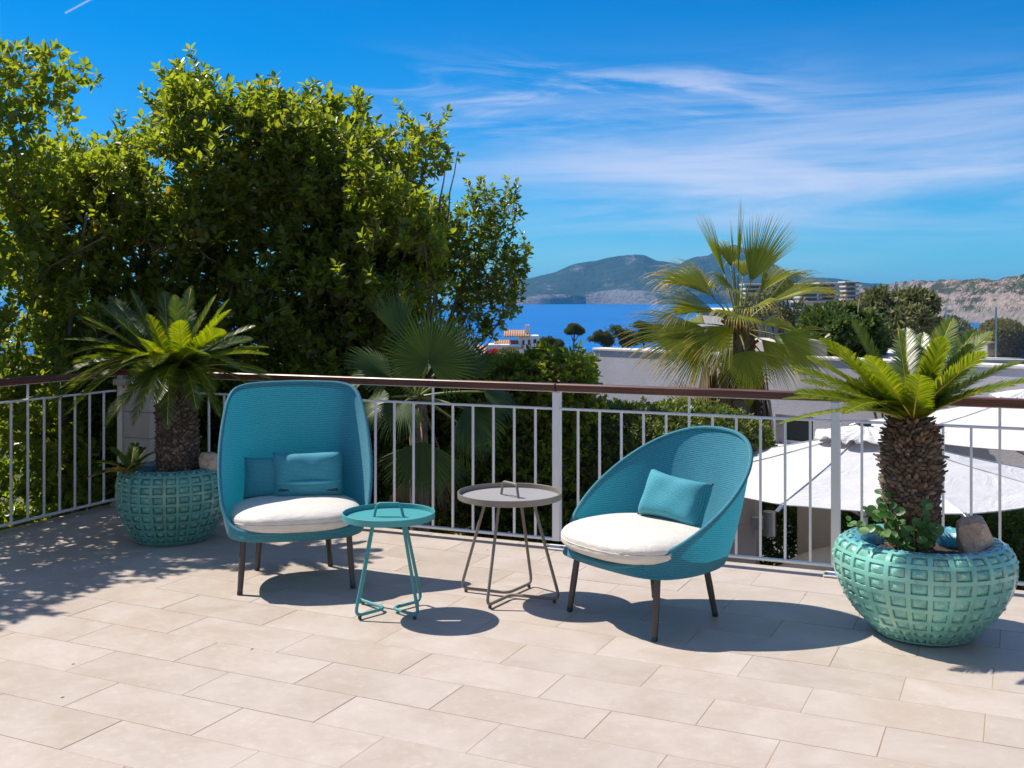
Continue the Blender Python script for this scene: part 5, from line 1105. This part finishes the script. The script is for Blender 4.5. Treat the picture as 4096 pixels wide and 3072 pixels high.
m = MB(); plc = Vector((ty.location.x, 21, -1.55)); pt = thing('planter', plc.to_tuple(), 0, 'square pale planter under the yellow-green tree at the right edge', 'planter'); z0 = za - 3 + .06 - plc.z
m.cbox((0, 0, z0 + .13), (.9, .6, .26), .012); m.build('box', M_PIER2, pt); m = MB(); m.cbox((0, 0, z0 + .28), (.95, .65, .04), .01); m.build('rim', M_TRIM, pt)
# ------------------------------------------------------------------ white villa, boundary wall, pines
M_WHT = stucco('whitewash', (.78, .77, .76)); 
YV = 200; vl = thing('white_villa', (D(1105, 0, YV).x, YV, -14), 0, 'white villa with terracotta tiled roofs by the sea, right of the ficus tree', 'villa'); ov = vl.location
def VX(x): return D(x, 0, YV).x - ov.x
def VZ(y): return D(0, y, YV).z + 14
def block(name, x0, x1, yt, dep, y0=0, zb=0, mat=M_WHT): m = MB(); m.cbox(((VX(x0) + VX(x1)) / 2, y0 + dep / 2, (zb + VZ(yt)) / 2), (VX(x1) - VX(x0), dep, VZ(yt) - zb), .05); return m.build(name, mat, vl)
def tiled_roof(x0, x1, ye, yr, dep, y0=0, mat=M_TERRA):
    """sloped roof, barrel tile ridges as real strips"""
    a, b = VX(x0) - .3, VX(x1) + .3; ze, zr = VZ(ye), VZ(yr); m = MB(); m.add([(a, y0 - .4, ze), (b, y0 - .4, ze), (b, y0 + dep, zr), (a, y0 + dep, zr), (a, y0 - .4, ze - .15), (b, y0 - .4, ze - .15), (b, y0 + dep, zr - .15), (a, y0 + dep, zr - .15)], [(0, 1, 2, 3), (4, 7, 6, 5), (0, 4, 5, 1), (1, 5, 6, 2), (2, 6, 7, 3), (3, 7, 4, 0)]); o = m.build('roof', mat, vl)
    t = MB(); n = int((b - a) / .42)
    for k in range(n): x = a + (b - a) * (k + .5) / n; t.tube([(x, y0 - .42, ze + .03), (x, y0 + dep, zr + .03)], .13, 6)
    tag(t.build('roof_tile', mat, o, smooth=True), kind='stuff')
block('wing', 1120, 1165, 726, 6, 2); tiled_roof(1092, 1142, 727, 716, 6, 1.6); block('main_wall', 1050, 1126, 745, 7, 1); tiled_roof(1070, 1128, 753, 738, 6, .8); block('low_wing', 1035, 1085, 762, 5, -.5); tiled_roof(1028, 1072, 765, 748, 5, -.6)
block('courtyard_wall', 1075, 1175, 770, 1, -4); block('courtyard_wall', 1088, 1118, 758, 2, -5); block('courtyard_wall', 1150, 1178, 757, 2, -3); block('gate_pier', 1118, 1124, 762, 1, -6)
for (x0, x1, ya, yb, y0) in ((1128, 1134, 735, 747, 1.95), (1140, 1147, 734, 747, 1.95), (1152, 1160, 733, 743, 1.95), (1070, 1076, 760, 768, -.56)):
    m = MB(); m.box(((VX(x0) + VX(x1)) / 2, y0, (VZ(ya) + VZ(yb)) / 2), (VX(x1) - VX(x0), .12, VZ(ya) - VZ(yb))); w_ = m.build('window', M_FRM, vl); m = MB(); m.box(((VX(x0) + VX(x1)) / 2, y0 - .08, (VZ(ya) + VZ(yb)) / 2), ((VX(x1) - VX(x0)) * .75, .03, (VZ(ya) - VZ(yb)) * .82)); m.build('pane', M_GLASSD, w_)
for x in (1048, 1140): m = MB(); m.cbox((VX(x), 4, VZ(712)), (.9, .9, 1.6), .04); m.build('chimney', M_WHT, vl)
bw = thing('boundary_wall', (D(1190, 0, 150).x, 150, -12), 0, 'long curving white boundary wall below the cypresses and the lone pine', 'wall'); ob = bw.location; m = MB()
P_ = [D(1170, 797, 150), D(1190, 795, 150), D(1212, 788, 150), D(1232, 776, 152), D(1246, 772, 153), D(1270, 790, 150)]
for k in range(5):
    a, b = P_[k], P_[k + 1]; m.add([a - ob, b - ob, (b - ob) + Vector((0, 0, -3)), (a - ob) + Vector((0, 0, -3)), a - ob + Vector((0, .4, 0)), b - ob + Vector((0, .4, 0)), b - ob + Vector((0, .4, -3)), a - ob + Vector((0, .4, -3))], [(0, 3, 2, 1), (0, 1, 5, 4), (4, 5, 6, 7), (0, 4, 7, 3), (1, 2, 6, 5)])
m.build('wall_face', M_WHT, bw)
kb = thing('roof_kiosk', (D(1322, 0, 60).x, 60, D(0, 800, 60).z - 6), 0, 'small pale roof structure with tiled top just left of the grey wall', 'roof hut')
w2 = D(1345, 0, 60).x - D(1300, 0, 60).x; m = MB(); m.cbox((0, 0, 4.4), (w2 * .8, 2, 4.9), .02); m.build('wall', M_CREAM, kb); m = MB(); m.cbox((0, 0, 6.95), (w2, 2.4, .2), .03); m.build('roof', M_CREAM, kb)
def pine(blobs, Y, label, seed, tbase, n, tx, size=.30, group='pines above the sea', dep=1.2):
    E = [Eb(x, y, rx, ry, Y, max(dep, rx * .46293 * Y / 1070 * .7)) for (x, y, rx, ry) in blobs]; c = np.array(E); lo = (c[:, :3] - c[:, 3:] * 1.2).min(0); hi = (c[:, :3] + c[:, 3:] * 1.2).max(0)
    b = D(tx, tbase, Y); r = thing('pine_tree', b.to_tuple(), 0, label, 'tree', group); oh = np.array(r.location)
    P, A = sample(ellipsoids(E, .75, 1.3), lo, hi, n, .7, seed, .05, .8, .5); leaves('crown', P, A, size, M_PIN, r, seed, 7, (10, 70), .22, oh, up=.5)
    g = random.Random(seed); m = MB(); top = Vector(c[:, :3].mean(0).tolist()) - Vector(oh); mid = Vector((top.x * .2, 0, top.z * .5)); m.tube(bez([(0, 0, -1), mid, top], 8), [.26 - .016 * k for k in range(9)], 7); t_ = m.build('trunk', M_BARK, r, smooth=True)
    for e in E: m = MB(); q = Vector(e[:3]) - Vector(oh); s = Vector((0, 0, 0)).lerp(top, .55); m.tube([s, s.lerp(q, .5) + Vector((0, 0, -.2)), q], [.12, .09, .04], 5); m.build('branch', M_BARK, t_, smooth=True)
pine([(1242, 713, 17, 9), (1232, 716, 12, 8), (1252, 716, 12, 8), (1240, 706, 12, 5)], 215, 'lone umbrella pine with bare pale trunk standing against the blue sea', 41, 772, 13000, 1238)
pine([(1300, 724, 22, 10), (1288, 732, 16, 10), (1312, 738, 18, 12)], 225, 'leftmost spreading pine of the group above the grey wall', 42, 775, 16000, 1312)
pine([(1330, 712, 22, 9), (1345, 722, 24, 12), (1360, 738, 24, 14)], 232, 'second pine of the group above the grey wall, with the widest crown', 43, 778, 18000, 1345)
pine([(1382, 703, 20, 8), (1400, 710, 22, 11), (1392, 728, 26, 14)], 238, 'third pine of the group, tallest flat crown before the sea', 44, 778, 18000, 1390)
pine([(1425, 706, 16, 8), (1445, 712, 18, 10), (1430, 728, 26, 14)], 245, 'rightmost pine of the group, half behind the sunny fan palm', 45, 778, 16000, 1430)
pine([(1180, 737, 16, 9), (1200, 744, 20, 10), (1172, 750, 14, 10), (1190, 757, 22, 10)], 190, 'low bushy pine right beside the white villa', 46, 778, 16000, 1190)
bush('grey_shrub', [(1097, 771, 21, 13, 1.2), (1085, 778, 12, 9, 1)], 120, .35, M_OLV, 'rounded grey-brown shrub in front of the white villa', 'shrub', 14000, 47, lump=.5, ls=1, trunk=-14.5, depth=.3)
M_BOUG = foliage_mat('magenta_bract', [(0, (.30, .01, .04)), (.7, (.55, .02, .10)), (.9, (.12, .10, .02)), (1, (.6, .04, .15))], (.6, .02, .12), .3, .6, .2)
bush('bougainvillea', [(1068, 767, 10, 8, .8), (1060, 772, 6, 5, .6)], 125, .3, M_BOUG, 'bright magenta bougainvillea beside the white villa', 'shrub', 7000, 48, lump=.4, ls=1, trunk=-14.5, depth=.3)
for k, (x, yt, w) in enumerate([(1188, 765, 4.5), (1197, 760, 5), (1207, 763, 5), (1215, 768, 4), (1222, 772, 4)]):
    bush('cypress', [(x, (yt + 785) / 2, w, (785 - yt) / 2, .5)], 170, .28, M_DKT, ['leftmost', 'second from left', 'middle', 'second from right', 'rightmost'][k] + ' of five slim cypresses above the white boundary wall', 'tree', 4500, 50 + k, lump=.15, ls=2, trunk=-16, depth=.2, group='cypresses above the boundary wall')
# ------------------------------------------------------------------ ground, sea, island, headland
def scrub_mat(name, rockc, rockd, green, greend, s, thr, bumpd):
    m = M_(name); v = m.coord('World'); g = m.node('ShaderNodeNewGeometry'); sz = m.node('ShaderNodeSeparateXYZ'); m.l.new(g.outputs['Normal'], sz.inputs[0]); ps = m.node('ShaderNodeSeparateXYZ'); m.l.new(v, ps.inputs[0])
    n = m.noise(v, s, 8, .65, .3); n2 = m.noise(v, s * 5, 6, .7); n3 = m.noise(v, s * 11, 4, .75)
    a = m.node('ShaderNodeAttribute'); a.attribute_name = 'bare'; 
    rock_ = m.mix(m.mapr(n2, .3, .7), rockd, rockc); veg = m.mix(m.mapr(n3, .3, .7), greend, green)
    f = m.math('ADD', m.math('ADD', a.outputs['Fac'], m.math('MULTIPLY', m.math('SUBTRACT', n, .5), 1.1)), m.math('MULTIPLY', m.math('SUBTRACT', n3, .5), 1.3))
    m.col(m.mix(m.mapr(f, thr, thr + .09), veg, rock_)); m.rough(.95); m.bump(m.math('ADD', n2, m.math('MULTIPLY', n3, .5)), .9, bumpd); return m.m
M_ISL = scrub_mat('island_scrub', (.30, .27, .26), (.10, .10, .11), (.035, .075, .045), (.008, .03, .022), .012, .50, 22)
M_HEAD = scrub_mat('headland_cliff', (.42, .32, .27), (.15, .12, .11), (.05, .065, .03), (.02, .032, .016), .035, .24, 4)
def land(name, P, base_pts, ridge_pts, back, nu, nv, cliff, amp, fr, mat, seed, zsea):
    """terrain between a shore line and a ridge line (world points), falling off again behind the ridge"""
    B = np.array([tuple(p) for p in base_pts]); Rg = np.array([tuple(p) for p in ridge_pts]); tu = np.linspace(0, 1, nu)
    def ip(A): t = np.linspace(0, 1, len(A)); return np.stack([np.interp(tu, t, A[:, i]) for i in range(3)], 1)
    b, r = ip(B), ip(Rg); tv = np.linspace(0, 1, nv); V = []; bare = []
    for t in tv:
        if t < .75:
            s = t / .75; q = b * (1 - s) + r * s; z = zsea - 2 + (r[:, 2] - zsea + 2) * (cliff(s)); 
        else:
            s = (t - .75) / .25; q = r + (r - b) / np.linalg.norm((r - b)[:, :2], axis=1, keepdims=True) * back * s; z = r[:, 2] - (r[:, 2] - zsea + 4) * s ** 1.3
        X = np.stack([q[:, 0], q[:, 1], z], 1); nz = fbm(np.stack([X[:, 0] * fr, X[:, 1] * fr, X[:, 2] * fr * .6 + seed], 1), 6, .64) - .5; rid = np.abs(fbm(np.stack([X[:, 0] * fr * 2.2, X[:, 1] * fr * .6, z * 0 + seed * 3], 1), 5, .55) - .5)
        w = np.sin(np.pi * min(1, t / .75 * .5 + .0)) if t < .75 else 1; k = min(1, t * 6)
        hgt = (r[:, 2] - zsea); X[:, 2] += hgt * amp * nz * 2 * k * (1 if t < .7 else .45) - hgt * amp * 1.1 * rid * k * math.sin(math.pi * min(1, t / .75)); X[:, 1] += nz * amp * 4 / fr * .12 * k * (1 if t < .7 else .3)
        V.append(X); st_ = cliff(min(1, t / .75 + .04)) - cliff(min(1, t / .75)); bare.append((fbm(np.stack([X[:, 0] * fr * 2.5, X[:, 2] * fr * 6, X[:, 1] * 0 + seed], 1), 4, .6) - .5) * 1.1 + np.full(nu, .15 + min(.75, st_ * 4.5 if t < .75 else .1) + (.35 if t < .1 else 0)))
    V = np.concatenate(V); i = np.arange(nu - 1); F = np.concatenate([np.stack([j * nu + i, j * nu + i + 1, (j + 1) * nu + i + 1, (j + 1) * nu + i], 1) for j in range(nv - 1)])
    o = nmesh(name, V, F, mat, smooth=True); a = o.data.attributes.new('bare', 'FLOAT', 'POINT'); a.data.foreach_set('value', np.concatenate(bare).astype(np.float32)); return tag(o, kind='structure')
ZS = -20.0; YI = 5600
def I(x, y, Y): return D(x, y, Y)
ridge = [(1010, 640), (1080, 622), (1130, 606), (1165, 597), (1200, 589), (1235, 573), (1265, 565), (1300, 558), (1340, 551), (1372, 547), (1392, 549), (1420, 562), (1450, 568), (1468, 572), (1485, 562), (1500, 556), (1530, 551), (1560, 534), (1585, 528), (1605, 533), (1640, 553), (1675, 570), (1710, 590), (1740, 600), (1775, 600), (1800, 601), (1840, 606), (1880, 611), (1950, 613), (2010, 612), (2100, 620)]
rp = [I(x, y, 6500) for x, y in ridge]; bp = [Vector((D(x, 0, YI + 250 * math.sin(x * .021) + (x - 1500) * .6).x, YI + 250 * math.sin(x * .021) + (x - 1500) * .6, ZS)) for x, y in ridge]
land('island', None, bp, rp, 900, 420, 130, lambda s: (.16 * min(1, s / .05) + .84 * max(0, (s - .05) / .95) ** .95), .24, .0022, M_ISL, 3.1, ZS)
hr = [(1850, 612, 3000), (1880, 622, 2500), (1910, 615, 2000), (1940, 610, 1700), (1990, 606, 1450), (2040, 605, 1300), (2090, 604, 1180), (2150, 601, 1100), (2212, 594, 1050), (2300, 588, 980), (2500, 570, 900), (2800, 560, 850)]
hb_ = [(1850, 2850), (1880, 2350), (1910, 1850), (1940, 1560), (1990, 1300), (2040, 1150), (2090, 1040), (2150, 960), (2212, 905), (2300, 840), (2500, 760), (2800, 720)]
land('headland', None, [Vector((D(x, 0, Y).x, Y, ZS)) for x, Y in hb_], [I(x, y, Y) for x, y, Y in hr], 500, 420, 120, lambda s: (.62 * min(1, s / .45) ** .8 + .38 * max(0, (s - .45) / .55)), .26, .028, M_HEAD, 7.7, ZS)
def sea_mat():
    m = M_('sea_water'); v = m.coord('World'); n = m.noise(m.scale(v, (.004, .02, 1)), 1, 5, .6, .5); m.col(m.mix(m.mapr(n, .35, .65), (.001, .10, .34), (.002, .145, .44))); m.rough(.30); m.p.inputs['Specular IOR Level'].default_value = .28
    h = m.math('ADD', m.noise(m.scale(v, (.5, .9, 1)), 1, 5, .65), m.math('MULTIPLY', m.noise(m.scale(v, (.05, .09, 1)), 1, 3), 2)); m.bump(h, .8, .8); return m.m
mb = MB(); mb.add([(-16000, 250, ZS), (16000, 250, ZS), (16000, 16000, ZS), (-16000, 16000, ZS)], [(0, 1, 2, 3)]); tag(mb.build('sea', sea_mat()), kind='structure')
def ground_mat():
    m = M_('hillside_ground'); v = m.coord('World'); n = m.noise(v, .12, 6, .65); n2 = m.noise(v, 1.5, 5, .7); m.col(m.mix(m.mapr(n, .4, .6), m.mix(n2, (.03, .045, .015), (.07, .085, .03)), m.mix(n2, (.12, .09, .055), (.24, .19, .13)))); m.rough(.95); m.bump(n2, .8, .3); return m.m
xs = np.concatenate([np.linspace(-700, -40, 22), np.linspace(-36, 60, 40), np.linspace(70, 700, 30)]); ys = np.concatenate([np.linspace(-60, 8, 10), np.linspace(9, 60, 30), np.linspace(66, 470, 70)])
X, Yg = np.meshgrid(xs, ys); Z = np.interp(Yg, [-60, 8, 14, 20, 60, 150, 200, 300, 400, 430, 470], [-2.9, -2.9, -3.4, -4.2, -7.5, -12, -14, -16.5, -18.3, -20.2, -24]) + (fbm(np.stack([X * .05, Yg * .05, X * 0], -1), 4) - .5) * np.clip((Yg - 14) * .03, 0, 2.2)
nu, nv = len(xs), len(ys); i = np.arange(nu - 1); F = np.concatenate([np.stack([j * nu + i, j * nu + i + 1, (j + 1) * nu + i + 1, (j + 1) * nu + i], 1) for j in range(nv - 1)])
tag(nmesh('hillside', np.stack([X, Yg, Z], -1).reshape(-1, 3), F, ground_mat(), smooth=True), kind='structure')
g = np.random.default_rng(77); n = 2600        # scrub that covers the far slope as one mass
P = np.stack([g.uniform(-60, 160, n * 4), g.uniform(30, 400, n * 4), np.zeros(n * 4)], 1); k = np.abs(P[:, 0] / P[:, 1]) < .6; P = P[k][:n]
Zc = np.interp(P[:, 1], [30, 60, 150, 200, 300, 400], [-5.5, -7.5, -12, -14, -16.5, -18.6]); C = np.repeat(P, 30, 0); C[:, 2] = np.repeat(Zc, 30); g2 = g.normal(0, 1, C.shape); g2 /= np.linalg.norm(g2, axis=1, keepdims=True); sz = np.repeat(g.uniform(.5, 1.6, len(P)), 30)[:, None]; Q = C + g2 * sz * [1, 1, .7] + [0, 0, .3]
leaves('hillside_scrub', Q, g2 + [0, 0, .5], .34, M_PIN, None, 78, 4, wratio=.5)
# ------------------------------------------------------------------ small litter on the paving
g = random.Random(12); M_DL = paint('dry_leaf_litter', (.07, .04, .025), .8, .3)
for k, (x, y) in enumerate([(293, 2657), (1008, 2597), (3220, 2380), (2270, 2165), (1950, 2200), (250, 2790)]):
    Yf = 1.6 * 1070 / (y / 4 - 300); p = Vector(((x / 4 - 512) / 1070 * Yf, Yf, .0006)); s = g.uniform(.004, .007); a = g.uniform(0, 6)
    m = MB(); m.add([(s * 1.6 * math.cos(a), s * 1.6 * math.sin(a), .001), (s * .6 * math.cos(a + 1.6), s * .6 * math.sin(a + 1.6), .002), (-s * 1.6 * math.cos(a), -s * 1.6 * math.sin(a), .001), (s * .6 * math.cos(a - 1.6), s * .6 * math.sin(a - 1.6), .002)], [(0, 1, 2, 3)]); o = m.build('fallen_leaf', M_DL); o.location = p; o.modifiers.new('thickness', 'SOLIDIFY').thickness = .0006
    tag(o, ['tiny dry brown leaf on the sunlit tiles at the lower left', 'tiny dry leaf on the tiles in front of the tall armchair', 'tiny dark leaf between the low armchair and the right pot', 'tiny leaf by the railing foot behind the grey table', 'tiny leaf on the tiles behind the turquoise table', 'tiny leaf nearest the viewer at the lower left'][k], 'leaf', 'loose leaf bits on the tiles')
# ------------------------------------------------------------------ air
hz = bpy.data.materials.new('sea_air'); hz.use_nodes = True; ht = hz.node_tree; ht.nodes.clear(); ho = ht.nodes.new('ShaderNodeOutputMaterial'); hv = ht.nodes.new('ShaderNodeVolumePrincipled')
hv.inputs['Color'].default_value = (.10, .50, 1, 1); hv.inputs['Density'].default_value = HAZE; ht.links.new(hv.outputs[0], ho.inputs['Volume'])
mb = MB(); mb.box((0, 7900, 150), (33000, 16300, 350)); o = mb.build('haze', None); o.data.materials.append(hz); tag(o, kind='stuff')

# ------------------------------------------------------------------ unseen house front, added behind the viewer to bounce fill into the shade
M_FACADE = stucco('fill_white_render', (.78, .74, .68)); hm = thing('fill_facade', (0, -4.2, 0), -.10, 'unseen white house front added behind the viewer to bounce fill light', 'house')
m = MB(); 
for (x0, x1, z0, z1) in ((-9, -3.2, 0, 6.4), (-.6, 1.6, 0, 6.4), (4.2, 9.5, 0, 6.4), (-3.2, -.6, 2.3, 6.4), (1.6, 4.2, 2.3, 6.4)): m.box(((x0 + x1) / 2, -.2, (z0 + z1) / 2), (x1 - x0, .4, z1 - z0))
m.build('front_wall', M_FACADE, hm)
for x0, x1 in ((-3.2, -.6), (1.6, 4.2)):
    f = MB(); f.box(((x0 + x1) / 2, -.25, 2.27), (x1 - x0, .08, .06))
    for x in (x0 + .03, (x0 + x1) / 2, x1 - .03): f.box((x, -.25, 1.12), (.06, .08, 2.24))
    w = f.build('glass_door', M_FRM, hm); m = MB(); m.box(((x0 + x1) / 2, -.27, 1.12), (x1 - x0 - .12, .012, 2.2)); m.build('pane', M_GLASSD, w)
